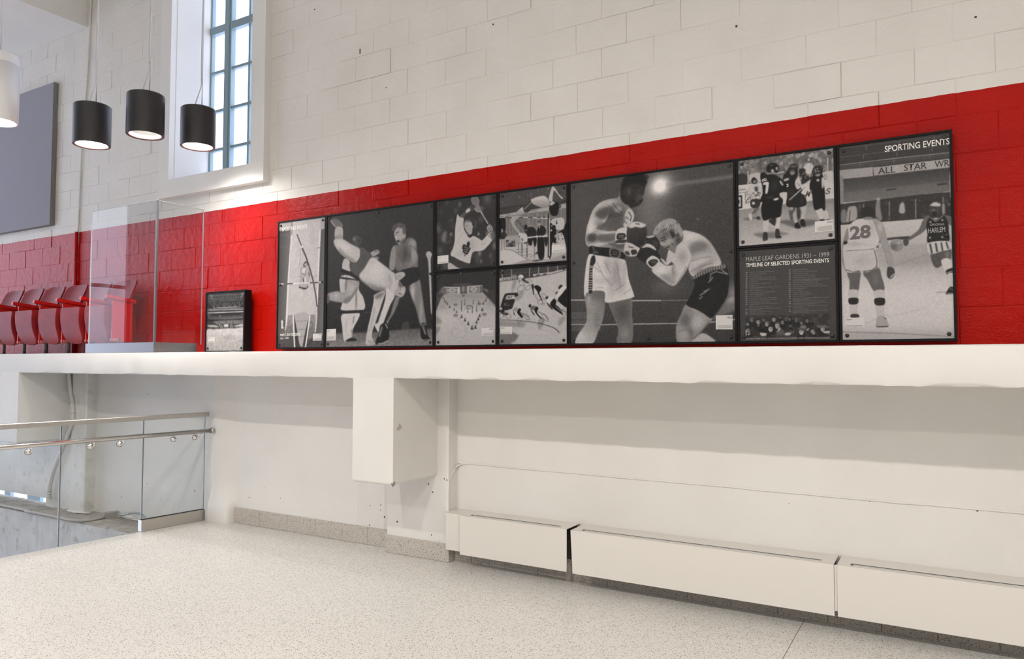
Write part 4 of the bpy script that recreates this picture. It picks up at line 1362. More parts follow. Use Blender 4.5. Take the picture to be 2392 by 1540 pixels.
    p(40, '1010,976 1080,932 1160,896 1262,884 1302,960 1302,1060 1282,1150 1204,1270 1160,1312 1136,1302 1062,1250 965,1206 1002,1120 1030,1040', 1.2)
    p(92, '1008,972 1080,930 1180,892 1262,884 1270,916 1180,930 1090,966 1016,1004', 1.2); 
    for k in range(26): t = k / 25; x = 1012 + 252 * t; y = 988 - 95 * t ** 0.8; l([48, 160][k % 2], [(x, y - 14), (x + 5, y + 16)], 4.5, .7, .8)
    for P in ('1150,962 1200,940 1290,960', '1136,1030 1176,985', '1070,1132 1130,1092', '1064,1160 1090,1140', '1150,1000 1160,968', '1240,925 1296,962', '1100,1100 1150,1078'): l(150, P, 7, 1.2, .85)
    s(1200, 1120, 60, 80, 10); s(1080, 1190, 50, 30, 12)
    # back
    p(170, '932,614 1000,620 1080,646 1150,702 1202,782 1242,882 1150,902 1060,942 1010,976 980,922 990,852 930,802 868,806 880,742 930,682', 1.5, rim=(14, 10))
    s(1075, 745, 70, 40, -66); s(1010, 790, 40, 50, -30); s(900, 800, 40, 40, -40); s(1180, 810, 50, 60, -18); s(1090, 890, 80, 16, -34, rot=-.35); s(1060, 930, 60, 10, -30, rot=-.4); s(1000, 660, 50, 26, 16)
    p(108, '1000,728 1060,700 1122,712 1100,760 1040,776 1000,790', 6, a=.8); p(112, '880,790 930,740 960,760 940,810 900,830', 5, a=.6); l(96, '992,860 1080,830 1160,820', 8, 3, .6); l(92, '1000,940 1100,890 1180,872', 7, 2, .7); l(100, '1012,960 1090,916', 6, 2, .7); l(104, '990,800 996,860', 7, 2, .7)
    # arm
    p(174, '866,800 930,722 990,782 992,862 942,962 882,1040 846,1052 780,1012 686,932 742,862 800,892 862,882 838,850', 1.5, rim=(8, 8)); s(930, 820, 40, 50, -34); s(820, 980, 60, 30, -34); s(860, 930, 20, 50, -30); s(770, 930, 40, 30, 14)
    p(120, '760,960 850,1000 880,1020 846,1048 790,1012', 5, a=.7); l(104, '862,884 850,930 862,960', 8, 2, .7); l(96, '960,900 930,970 886,1034', 9, 3, .6)
    p(168, '822,764 872,792 862,832 806,890 756,832 800,846', 1.2); l(66, '770,800 800,862', 12, 2)
    # head
    p(112, '718,642 770,602 832,600 872,662 932,640 932,692 880,742 872,796 812,758 772,736 756,700 738,680', 1.2); s(800, 650, 40, 26, -14); s(900, 690, 30, 40, -40); s(840, 700, 26, 20, 24); s(790, 720, 22, 12, 30)
    l(46, '760,694 800,680', 7, 1); l(40, '800,748 830,740', 7, 1); l(60, '836,690 856,730', 8, 2); l(36, '756,676 796,662', 6, 1); p(150, '756,702 778,716 770,734 752,716', 1.2); p(146, '800,690 836,678 850,706 816,722', 2, a=.7); l(60, '770,650 820,632', 5, 1.5, .7); l(56, '880,700 906,672', 8, 2, .7); p(50, '826,610 866,640 862,672 846,662', 1.5); p(130, '874,592 894,600 892,632 872,640', 1.2)
    p(136, '696,634 718,582 768,532 840,514 892,540 922,590 934,622 926,664 904,640 880,590 848,602 810,592 770,604 720,646', 1.2)
    for k in range(40):
        x, y = rng.uniform(735, 900), rng.uniform(535, 600); l(rng.choice((70, 190, 60, 180)), [(x, y), (x - rng.uniform(6, 18), y + rng.uniform(14, 34))], 4.5, .8, .75)
    # gloves
    p(48, '640,662 690,648 722,666 752,720 738,772 700,752 650,722', 1); p(150, '640,660 690,648 712,656 690,668 660,672', 1.2)
    p(46, '568,802 600,750 650,715 702,740 746,800 752,842 690,832 640,872 600,852 570,826', 1); p(172, '606,752 650,716 702,738 722,772 690,756 650,744', 1.2); p(60, '690,690 740,700 730,740 700,735', 2)
    p(174, '640,862 690,812 748,846 738,882 690,916', 1); p(48, '656,866 696,840 738,856 690,902', 1); l(130, '680,862 716,872', 4, .8); l(130, '690,848 724,860', 4, .8)
    s(1052, 520, 4, 4, 120, False)
    A.noise('-20,100 1500,-60 1500,1600 -20,1600', 5, 2.2)
    # block of fine print over the left shin
    for k in range(16):
        if k in (6, 11): continue
        l(138, [(46, 1270 + 9.4 * k), (46 + (230 if k % 5 else 240) + rng.uniform(-6, 4), 1268 + 9.4 * k)], 3.2, .5, .62)
    return [lambda a, q: caption(a, q, '1198,1291 1332,1286 1332,1402 1198,1402', '1966', True)]

def draw_basket(A):
    p, s, l = A.poly, A.sh, A.line
    p(165, '-10,840 880,760 880,1560 -10,1560', grad=(400, 880, 150, 400, 1180, 186)); A.last = None
    s(200, 1480, 300, 60, -22, False); s(700, 1480, 300, 60, -18, False); s(560, 960, 260, 60, -18, False)
    p(60, '-10,80 880,-40 880,330 -10,400', 0); 
    p(78, '20,300 785,205 785,250 20,320', 1, a=.5)
    for P, v, w_ in (('30,170 790,78', 96, 3), ('20,232 790,142', 96, 3), ('20,286 400,240 790,198', 150, 4.5), ('20,300 790,208', 90, 3)): l(v, P, w_)
    for x, y0, y1 in ((165, 268, 300), (400, 238, 272), (648, 208, 240), (205, 150, 180), (420, 190, 222), (680, 85, 108), (665, 160, 190), (435, 118, 140), (186, 214, 246)): l(112, [(x, y0), (x - 2, y1)], 4)
    p(150, '18,322 252,300 786,240 788,306 256,364 18,386', 1, smooth=False, grad=(20, 350, 140, 780, 260, 158))
    l(52, '256,362 252,300 786,238', 6); l(60, '256,363 788,304', 4); 
    p(86, '40,388 786,310 788,470 540,496 350,522 40,548', 1, smooth=False, grad=(400, 360, 66, 400, 520, 100))
    p(104, '40,480 786,398 788,470 540,496 350,522 40,548', 3, smooth=False, a=.55)
    l(48, '345,462 415,452', 10, 1.5, .8); l(45, '700,424 772,414', 12, 1.5, .8)
    p(122, '18,388 44,386 42,590 18,600', 1)
    p(56, '18,560 350,520 560,494 830,470 830,648 560,666 18,706', 1, smooth=False)
    for x, y0, y1 in ((186, 555, 680), (366, 540, 672), (550, 522, 660), (742, 508, 640)): l(128, [(x, y0), (x, y1)], 7)
    A.crowd('18,570 800,500 800,640 18,700', 60, (40, 90), 20, .5)
    p(140, '66,650 76,590 100,574 136,580 138,660 90,680 60,682', 1.5); l(70, '92,600 86,676', 6); p(110, '30,610 60,600 66,680 30,684', 1.5)
    p(118, '272,560 284,528 300,534 302,580 316,660 300,672 270,640', 1.5); s(288, 524, 12, 12, 60, False)
    p(148, '434,600 444,556 466,548 476,600 470,622 440,622', 1.5); p(130, '736,560 752,560 756,620 738,620', 1.5); p(52, '760,570 790,546 826,566 826,632 764,632', 1.5); s(782, 560, 10, 10, 50, False)
    p(166, '18,706 330,684 560,666 830,646 830,800 560,840 300,860 18,880', 1, smooth=False, grad=(420, 680, 172, 420, 860, 160))
    l(112, '350,920 18,930', 3, 2, .4); l(118, '400,992 640,905', 5, 1.5, .7); l(120, '300,1360 640,1280', 5, 3, .3); l(100, '25,1452 420,1462 835,1486', 7, 2, .55); l(120, '80,1440 360,1330', 5, 3, .4); l(110, '690,1176 780,1172', 8, 2, .6)
    # right side strip
    p(52, '786,60 828,50 828,320 788,326', 1, smooth=False); p(120, '806,140 818,138 818,290 806,292', 1); p(156, '788,332 822,326 826,516 792,516', 1, smooth=False)
    # right player
    p(160, '684,996 740,985 742,1050 700,1040', 3, a=.7)
    p(78, '654,902 732,892 736,982 682,1000', 1, rim=(20, 5)); p(82, '728,892 796,874 792,950 736,958', 1); s(770, 910, 14, 30, 26)
    p(180, '730,950 786,940 816,1008 772,1050 742,1002', 1); p(46, '762,1022 812,1004 818,1034 772,1052', 1); l(170, '766,1040 816,1024', 4); p(176, '770,1052 818,1046 826,1140 790,1152', 1, rim=(-22, 5))
    p(46, '760,1184 792,1136 832,1150 834,1182 772,1190', 1); l(170, '764,1186 834,1182', 4); l(140, '790,1150 820,1160', 3)
    p(92, '604,664 642,638 640,702 606,752 560,782 500,816 480,806 540,764 574,732', 1, rim=(22, 5)); p(70, '462,812 496,806 500,838 474,852', 1)
    p(90, '742,640 800,650 829,690 829,740 800,712 770,690', 1, rim=(24, 6)); p(120, '812,740 829,742 829,880 806,870 816,810', 1.5)
    p(44, '624,700 652,648 690,668 742,636 776,684 782,760 776,822 640,834 632,760', 1); p(88, '650,650 690,682 740,640 716,662 690,674 664,660', 1); s(690, 760, 50, 60, 8)
    l(150, '652,652 690,680 742,640', 4)
    for x, y in ((652, 684), (736, 670), (650, 794), (736, 790)): A.ell(130, x, y, 8, 8)
    p(66, '645,572 680,546 722,556 726,592 706,640 666,646 645,612', 1); s(672, 600, 14, 14, 28); p(176, '652,566 684,545 722,558 716,574 664,572', 2); l(36, '650,588 690,586', 5, 1, .7); p(36, '660,618 690,612 700,640 668,644', 2, a=.7)
    p(176, '636,832 776,818 800,868 732,888 652,906', 1)
    for a_, b_ in (('650,836 664,904', 14), ('690,832 700,894', 14), ('728,826 738,886', 12), ('762,822 778,872', 12)): l(70, a_, b_, 1)
    # ball, shadow
    p(60, '270,812 330,800 420,788 508,784 480,806 400,806 300,826 290,862 272,856', 1.5); 
    A.ell(128, 417, 846, 47, 44, 1); s(395, 860, 24, 26, -36); s(430, 828, 18, 14, 24); l(60, '372,846 462,846', 3, .8, .6); l(70, '417,804 420,888', 2.5, .8, .5)
    # player 28
    p(120, '76,722 40,832 36,960 72,1044 64,950 82,842', 1); p(172, '45,850 70,840 62,900 42,905', 1)
    p(88, '74,1036 160,1026 160,1100 146,1168 90,1168 88,1100', 1, rim=(18, 6)); p(88, '184,1036 286,1002 312,1062 332,1160 262,1170 216,1092', 1, rim=(20, 6)); s(270, 1080, 20, 50, 14)
    p(170, '80,1164 148,1162 144,1240 142,1330 100,1334 86,1240', 1, rim=(-20, 5)); p(44, '84,1217 146,1216 143,1256 88,1257', 1); p(56, '98,1330 146,1328 154,1350 100,1352', 1)
    p(170, '262,1166 326,1160 331,1220 326,1346 284,1348 266,1220', 1, rim=(-20, 5)); p(44, '264,1219 331,1217 330,1262 270,1263', 1); p(150, '284,1346 326,1340 360,1392 356,1416 276,1420 274,1380', 1); l(60, '276,1416 358,1414', 8); l(60, '330,1356 346,1362', 6)
    p(170, '64,872 256,860 276,902 292,982 280,1004 202,1036 166,1000 158,1026 76,1036 48,960', 1); s(170, 950, 60, 40, -14)
    l(66, '70,860 256,856', 9); l(66, '68,886 258,872', 3.5); l(62, '60,1016 110,1034 158,1024', 5); l(62, '182,1030 240,1022 284,992', 5); l(66, '262,880 280,960 276,1000', 5); l(150, '66,1028 158,1034', 3)
    p(176, '80,722 130,670 190,660 252,662 300,690 296,762 272,862 62,872 84,800', 1.2); s(120, 840, 60, 20, -18); s(240, 720, 20, 60, -16); l(120, '250,664 300,760', 3, 1, .7); l(140, '60,830 280,846', 3, 2, .5)
    p(138, '252,664 316,690 350,800 386,922 392,990 360,1002 332,902 292,790', 1.2, rim=(-16, 6)); s(300, 720, 16, 40, 26)
    p(62, '355,1000 396,1008 402,1050 376,1082 350,1062', 1); l(160, '372,1074 398,1046', 8, 1)
    p(48, '172,636 176,590 215,571 262,588 268,640 246,662 190,660', 1.2, rim=(10, 5)); p(120, '196,650 244,650 250,668 190,668', 1.5)
    A.noise('-10,60 880,-60 880,1560 -10,1560', 4, 2.0)
    T = [lambda a, q: lettering(a, q, 'SPORTING EVENTS', (334, 196), (787, 140), 44, MAT['ink_white'], 0.012),
         lambda a, q: lettering(a, q, 'ALL', (286, 350), (408, 337), 46, MAT['ink_dark'], 0.012),
         lambda a, q: lettering(a, q, 'STAR', (468, 328), (628, 310), 46, MAT['ink_dark'], 0.012),
         lambda a, q: lettering(a, q, 'WR', (682, 304), (786, 292), 46, MAT['ink_dark'], 0.012),
         lambda a, q: lettering(a, q, '28', (90, 804), (236, 790), 88, MAT['ink_mid'], 0.04),
         lambda a, q: lettering(a, q, 'HARLEM', (638, 762), (756, 752), 36, MAT['ink_grey'], 0.01),
         lambda a, q: lettering(a, q, 'ORIGINAL', (650, 712), (752, 706), 16, MAT['ink_grey'], 0.0),
         lambda a, q: caption(a, q, '54,1355 192,1352 193,1418 54,1420', '1969', False, 2)]
    return T

def draw_wrestling(A):
    p, s, l = A.poly, A.sh, A.line
    p(54, '-20,200 1200,0 1200,1600 -20,1600', grad=(600, 200, 60, 600, 1300, 44)); A.last = None
    p(104, '-10,1345 430,1318 1100,1288 1100,1500 -10,1500', 3, grad=(500, 1300, 84, 500, 1450, 122)); A.noise('-10,1345 430,1318 1100,1288 1100,1500 -10,1500', 9, 6)
    # referee
    p(74, '285,402 320,374 366,400 372,440 340,478 292,452', 1.5); s(300, 410, 14, 14, 40); s(350, 430, 14, 20, -14)
    p(62, '270,470 345,480 440,540 500,580 470,600 330,560', 2)
    p(140, '458,545 520,514 548,530 540,552 482,580', 1); p(120, '490,588 530,582 540,604 500,612', 1)
    p(162, '196,615 232,600 262,640 268,722 186,704', 1.2, rim=(-20, 6)); 
    p(170, '162,788 222,760 342,802 348,905 392,985 392,1100 182,1106 186,1022 164,905', 1.2, rim=(-16, 8)); s(320, 1000, 10, 90, -60); s(230, 880, 50, 60, -20)
    p(174, '186,1140 356,1130 292,1282 276,1372 206,1408 184,1262', 1.2, rim=(-12, 6)); l(70, '300,1160 290,1230', 6, 1.5)
    l(44, '170,712 250,742 350,796', 34, 1); l(40, '160,786 350,812', 18, 1); l(110, '180,765 200,770', 8); l(44, '140,1124 392,1114', 30, 1); l(96, '395,1126 470,1120', 5, 1, .6)
    p(44, '214,1406 272,1370 322,1386 316,1402', 1)
    # thrown wrestler
    p(134, '222,812 344,822 332,905 252,1022 202,1032 60,1006 44,942 140,916 208,930', 1.5, rim=(-30, 12)); s(270, 900, 50, 60, 20); s(120, 960, 40, 30, 20)
    p(84, '18,1012 46,944 62,1010 42,1038', 1); p(92, '210,990 270,960 330,880 330,905 252,1022 200,1030', 4, a=.7); l(96, '100,932 108,996', 5, 1.5, .7)
    p(100, '68,228 130,214 186,262 182,300 120,302', 1); l(190, '130,292 182,300', 7); l(170, '70,230 118,290', 6)
    p(156, '120,302 186,300 192,390 172,412 114,402', 1.2, rim=(-24, 8))
    p(166, '108,412 172,400 262,452 362,512 358,602 310,642 228,602 148,530 106,462', 1.5, rim=(-34, 14)); s(200, 480, 80, 30, 18, rot=.5); p(112, '150,528 230,600 310,640 300,610 220,560 160,500', 4, a=.7); l(90, '112,404 172,402', 6, 1.5, .7); p(120, '120,380 190,370 190,390 120,404', 2, a=.6)
    p(78, '362,490 420,520 474,582 402,702 350,778 270,722 258,642 312,642 356,582', 1.2, rim=(-8, 8))
    p(172, '474,588 562,642 652,712 722,772 738,852 692,962 640,922 520,912 440,872 348,780 402,692', 1.5, rim=(-14, 10)); s(470, 870, 90, 26, -44, rot=.3); s(560, 900, 60, 20, -50); s(640, 800, 40, 60, -16); s(520, 720, 70, 50, 12); l(112, '640,760 660,830 640,900', 7, 3, .6); p(110, '450,872 520,880 610,912 520,914', 4, a=.7); l(70, '520,912 600,922', 8, 1.5, .7); l(104, '545,858 560,866', 6, 1, .8); l(120, '700,770 716,840 690,930', 7, 3, .6); l(80, '350,778 400,830 450,872', 6, 1.5, .6)
    p(168, '498,952 602,918 566,1052 516,1202 474,1330 490,1402 512,1432 420,1442 412,1402 430,1290 462,1150 490,1012', 1.2, rim=(-24, 8)); s(540, 960, 40, 30, -40); p(96, '505,970 590,925 580,960 520,990', 3, a=.7); l(110, '500,1080 480,1200 452,1300', 8, 3, .6); l(70, '440,1400 470,1432', 4, 1); l(70, '462,1396 492,1428', 4, 1)
    p(176, '618,882 692,962 652,1052 602,1182 562,1292 532,1312 498,1242 530,1222 562,1132 602,1002', 1.2, rim=(-20, 8)); l(90, '560,1120 530,1230', 6, 1.5, .6)
    p(150, '736,830 790,860 802,912 772,972 700,982 690,952 720,892', 1.2, rim=(-40, 10)); p(96, '740,826 792,860 770,880 736,870', 3); s(750, 960, 30, 12, -30); l(60, '730,940 766,946', 6, 1); p(60, '700,960 740,972 720,982 700,980', 1.5); l(64, '744,846 752,920', 6, 1.5, .6); p(170, '760,900 784,906 776,940 752,936', 2, a=.7)
    # standing wrestler
    p(112, '836,872 932,800 962,932 982,1082 1002,1242 944,1244 900,1082 860,982', 1.5, rim=(-26, 10)); s(870, 920, 20, 70, 46); s(950, 1120, 14, 90, 26)
    p(108, '700,990 742,984 692,1122 642,1202 622,1262 604,1232 652,1150', 1.2)
    p(100, '698,472 760,460 832,394 902,432 914,560 918,692 830,722 740,728 700,692 690,560', 1.5, rim=(-22, 10)); s(870, 450, 34, 30, 44); s(740, 560, 40, 60, 10); s(800, 560, 20, 60, -26); s(820, 640, 60, 40, 12); p(72, '730,520 800,500 840,560 800,640 740,620', 8, a=.5); l(62, '780,480 788,560 776,680', 6, 3, .6); l(66, '706,560 760,580', 6, 2, .6); p(140, '840,430 890,430 900,480 860,490', 5, a=.6); l(60, '846,470 850,560 830,630', 7, 2, .6); l(150, '890,690 914,680', 7, 2, .7)
    p(128, '660,522 702,472 708,560 692,704 642,692', 1.2, rim=(-26, 8))
    p(118, '848,470 912,542 918,622 832,702 752,792 716,802 698,752 770,722 850,622', 1.2, rim=(-20, 8)); s(880, 560, 24, 50, 20)
    p(46, '740,726 922,684 934,800 842,852 792,872 750,822', 1.2)
    p(152, '698,752 770,728 798,762 742,812 720,800', 1.2, rim=(-20, 5)); l(90, '720,770 760,780', 4, 1)
    p(150, '690,342 732,290 792,330 802,392 762,462 726,456 700,412', 1.2, rim=(-24, 8)); l(50, '708,352 736,340', 6, 1); p(48, '714,428 738,420 742,440 722,444', 1); s(770, 400, 20, 40, -30); l(50, '700,372 716,366', 5, 1); p(176, '706,380 716,376 712,402 702,400', 1.5); p(96, '770,330 792,322 800,360 780,366', 1.5); p(70, '742,440 790,400 800,440 760,462', 3, a=.7)
    p(84, '668,322 690,276 740,252 796,276 806,330 790,350 770,310 730,292 692,330', 1.2); 
    for k in range(22): x, y = rng.uniform(680, 795), rng.uniform(262, 300); l(rng.choice((130, 50, 120)), [(x, y), (x + 8, y + 12)], 5, 1, .6)
    for (P, lace) in (('944,1246 1002,1236 1012,1332 1036,1386 960,1388', '965,1256 995,1340'), ('556,1250 622,1228 636,1392 512,1432 514,1392 540,1330', '570,1262 545,1360')):
        p(40, P, 1); l(150, lace, 9, 1, .8)
    l(180, '512,1430 580,1424 634,1396', 7); l(170, '955,1390 1038,1390', 6); l(170, '940,1250 1004,1240', 5); l(180, '604,1234 626,1280', 7)
    for k in range(6): l(160, [(966 + 5 * k, 1262 + 14 * k), (990 + 3 * k, 1258 + 14 * k)], 3.5, .7, .8); l(150, [(566 - 5 * k, 1275 + 15 * k), (584 - 5 * k, 1280 + 15 * k)], 3.5, .7, .8)
    l(60, '500,524 540,520', 3, .8); l(60, '500,534 542,534', 3, .8); l(44, '226,770 222,860 218,900', 6, 1.5, .7); l(110, '230,1180 216,1320', 5, 2, .6); p(110, '270,1290 290,1290 276,1365', 2, a=.7)
    p(156, '998,562 1012,534 1040,532 1058,562 1046,612 1050,800 1058,1112 1046,1112 1030,820 1020,630', 1, rim=(-16, 5))
    p(84, '775,1230 830,1220 832,1300 770,1300', 3, a=.5)
    A.noise('-20,200 1200,0 1200,1600 -20,1600', 3.5, 2.0)
    return [lambda a, q: caption(a, q, '34,1289 125,1284 122,1397 32,1399', None, False, 4)]

def draw_vault(A):
    p, s, l = A.poly, A.sh, A.line
    p(158, '-10,60 640,-20 640,1560 -10,1560', 0); A.last = None
    p(168, '195,90 505,50 486,700 452,1106 158,1102 176,400', 1, smooth=False); A.noise('195,90 505,50 486,700 452,1106 158,1102', 4, 14)
    p(82, '40,190 185,160 165,700 128,1320 40,1500 20,1490', 1, smooth=False, grad=(50, 500, 66, 180, 500, 100))
    p(130, '185,100 205,90 196,250 180,250', 1); l(110, '60,232 170,226', 3, 1); l(100, '60,360 170,352', 3, 1)
    p(80, '512,170 560,40 556,900 530,1500 440,1500 448,1290 470,990 492,400', 1, smooth=False, grad=(470, 600, 74, 550, 600, 96))
    p(150, '505,50 560,40 556,160 512,172', 1, smooth=False)
    p(188, '182,240 199,230 166,700 142,1310 120,1312 146,760', 1, smooth=False); p(190, '492,180 512,172 490,700 478,996 466,996 474,640', 1, smooth=False); l(70, '476,372 506,368', 6)
    l(120, '180,690 300,684', 3, 1); l(120, '400,680 480,676', 3, 1); l(122, '182,260 180,690', 4, 1, .6)
    p(120, '156,1104 452,1098 444,1300 432,1500 60,1500 120,1312', 1, smooth=False, grad=(300, 1100, 124, 300, 1450, 88)); A.noise('156,1104 452,1098 432,1500 60,1500', 10, 7)
    p(150, '226,1112 384,1104 330,1410 276,1412', 1.5); 
    for y in (1172, 1262, 1340): l(84, [(245, y), (360, y - 4)], 6, 1.5, .6)
    p(58, '216,1130 236,1190 276,1452 226,1470', 1); p(60, '366,1180 384,1170 352,1460 312,1452', 1)
    p(66, '45,1330 210,1330 220,1480 30,1490', 2, a=.75); p(62, '360,1380 530,1330 525,1490 350,1480', 2, a=.7); l(60, '330,1448 400,1404 424,1360', 14, 1)
    l(196, '210,1106 218,1300 226,1470', 15, 1); l(196, '392,1104 366,1300 342,1462', 14, 1); l(190, '218,1466 352,1458', 16, 1)
    l(180, '466,1010 466,1140 450,1292', 12, 1, smooth=True)
    # vaulter
    l(178, '303,372 300,470 292,560 288,620', 14, 1.2, smooth=True); l(84, '293,378 289,480 280,570', 4, 1, .8); l(96, '311,380 308,480 303,560', 3, 1, .8)
    p(150, '286,590 320,572 340,560 380,566 388,620 396,680 378,742 374,800 350,820 322,824 280,812 270,770 284,700', 1.2, rim=(-30, 6)); p(182, '310,600 350,600 352,640 320,660', 1.2); l(70, '350,610 336,670', 6, 1); l(60, '380,640 386,680', 8, 1); l(70, '305,650 330,655', 7, 1); l(64, '318,700 325,745', 10, 1.5); p(60, '276,790 300,800 296,812 276,806', 1); p(64, '302,800 350,806 366,786 372,800 340,824 310,820', 1); p(176, '330,700 352,690 354,740 334,745', 1.5)
    p(82, '318,552 346,514 374,530 366,560 344,576 326,580', 1.2); p(150, '330,550 352,536 362,556 346,572', 1.2); p(176, '366,566 392,560 396,584 372,584', 1.2)
    l(80, '250,220 280,300 308,366', 13, 1); p(176, '290,350 316,345 318,372 298,374', 1.2); l(76, '308,372 350,470 382,566 430,740 458,900 468,1010', (18, 13), 1)
    l(192, '55,766 540,744', 12, .8); l(66, '110,764 206,760', 13, .8); l(66, '390,752 486,747', 13, .8)
    l(186, '92,1160 92,1250', 26, .8)
    return [lambda a, q: lettering(a, q, 'SPORTING EVENTS', (90, 190), (363, 152), 40, MAT['ink_white'], 0.012),
            lambda a, q: lettering(a, q, 'MAPLE LEAF GARDENS', (69, 1336), (285, 1326), 30, MAT['ink_white'], 0.014),
            lambda a, q: lettering(a, q, '1931 – 1999', (70, 1368), (160, 1364), 20, MAT['ink_white'], 0.014),
            lambda a, q: lettering(a, q, '820', (122, 1230), (124, 1158), 26, MAT['ink_dark'], 0.014, up=(94, 1230)),
            lambda a, q: caption(a, q, '427,1306 522,1303 519,1382 424,1382', None, True, 3)]

def draw_lacrosse(A):
    p, s, l = A.poly, A.sh, A.line
    p(56, '-10,100 1300,0 1300,1600 -10,1600', 0); A.last = None
    A.crowd('70,200 1150,80 1150,1400 70,1480', 70, (42, 96), 60, .45, 3)
    A.c = blur(A.c, 5)
    for x, y, r, v in ((480, 280, 30, 40), (960, 180, 60, 30), (330, 800, 18, 60), (810, 800, 18, 80), (100, 700, 50, 30), (860, 360, 30, 40), (1090, 1010, 40, 50), (830, 1140, 30, 50), (850, 1280, 22, 50), (130, 1100, 50, 24), (1020, 1180, 30, 30)): s(x, y, r, r * 1.3, v, False)
    p(120, '160,900 180,800 235,740 250,830 230,930 200,960', 6, a=.8); l(100, '230,960 330,930', 26, 5, .6)
    p(112, '930,780 1000,740 1090,770 1090,880 1040,920 960,860', 5, a=.7)
    # raised arm
    p(84, '470,505 580,402 660,322 730,252 792,272 782,332 690,382 602,442 524,530', 1.2, rim=(20, 8)); p(172, '584,396 636,350 668,386 610,432', 1); p(66, '680,302 742,246 802,276 772,334 690,372', 1, rim=(20, 6))
    # stick head and shaft
    A.ell(124, 752, 220, 62, 80, 1.5, .7, 0, -.5); A.ell(150, 752, 220, 62, 82, 1, .9, 9, -.5); p(128, '735,362 780,300 830,300 842,396 800,418', 2, a=.8); l(168, '735,362 790,414 838,402', 10, 1)
    l(160, '842,392 900,500 975,622', 24, 1); l(60, '860,450 950,600', 8, 1, .7); l(40, '938,618 985,680', 26, 1)
    # jersey
    p(172, '440,450 478,505 548,526 545,622 566,742 652,832 742,842 830,890 872,912 942,842 992,790 1040,882 1042,922 982,1002 882,1092 722,1116 682,1202 656,1322 592,1308 330,1192 362,1050 390,922 396,742 412,602', 1.2, rim=(-14, 10))
    for P in ('545,560 470,760', '540,770 480,860 430,960', '800,920 750,1050', '890,930 880,1010', '860,990 930,960', '600,800 560,780'): l(120, P, 9, 3, .5)
    s(500, 1150, 120, 60, -10); s(700, 1000, 40, 100, -18); l(48, '1040,890 1020,862 950,800', 7, 1); l(60, '440,455 480,440', 16, 1.5)
    p(60, '330,1192 480,1262 596,1310 658,1326 642,1406 542,1408 440,1388 286,1300', 1.2); p(162, '290,1302 440,1388 542,1408 642,1412 640,1422 402,1440 284,1448', 1); l(110, '320,1330 360,1440', 7, 2, .6); l(100, '350,1350 450,1400 560,1412', 5, 1, .6)
    p(44, '600,802 640,862 692,852 684,812 660,836 634,826', 1)
    # head
    p(60, '566,600 590,548 640,514 722,520 768,602 752,702 702,786 690,652 640,560', 1.2); l(160, '745,560 768,620 752,690', 6, 2, .6)
    p(152, '568,592 602,556 642,552 690,604 702,692 692,796 640,806 590,742 564,682', 1.2, rim=(-18, 6)); p(72, '590,560 650,535 690,600 640,570 600,572', 1.5); l(50, '580,602 598,596', 8, 1); l(54, '616,592 650,588', 8, 1); l(60, '586,664 622,660', 8, 1); s(660, 740, 30, 50, -36); l(44, '574,590 600,580', 5, 1); l(44, '612,580 652,572', 5, 1); p(110, '598,610 606,640 590,646', 1.5); l(70, '575,690 620,720 680,716', 5, 2, .6); p(150, '692,660 708,656 712,690 698,696', 1)
    p(138, '952,692 1000,630 1058,692 1052,762 1012,796 982,760', 1.2); l(54, '985,700 1010,740', 8, 1); l(54, '1015,680 1040,720', 7, 1); l(50, '1000,770 1050,740', 12, 1)
    # leaf crest
    p(50, '640,922 664,972 644,1036 676,1048 652,1100 616,1166 572,1150 528,1116 540,1082 518,1052 538,984 576,984 596,1012 606,958', .8, smooth=False); l(50, '582,1148 562,1192', 14, .8)
    return [lambda a, q: lettering(a, q, 'TORONTO', (556, 1042), (644, 1068), 20, MAT['ink_grey'], 0.0, up=(561, 1023)),
            lambda a, q: lettering(a, q, 'MAPLE', (564, 1080), (626, 1100), 20, MAT['ink_grey'], 0.0, up=(569, 1061)),
            lambda a, q: lettering(a, q, 'LEAFS', (558, 1116), (612, 1136), 20, MAT['ink_grey'], 0.0, up=(563, 1097)),
            lambda a, q: caption(a, q, '92,1190 282,1170 282,1312 90,1330', None, False, 2)]

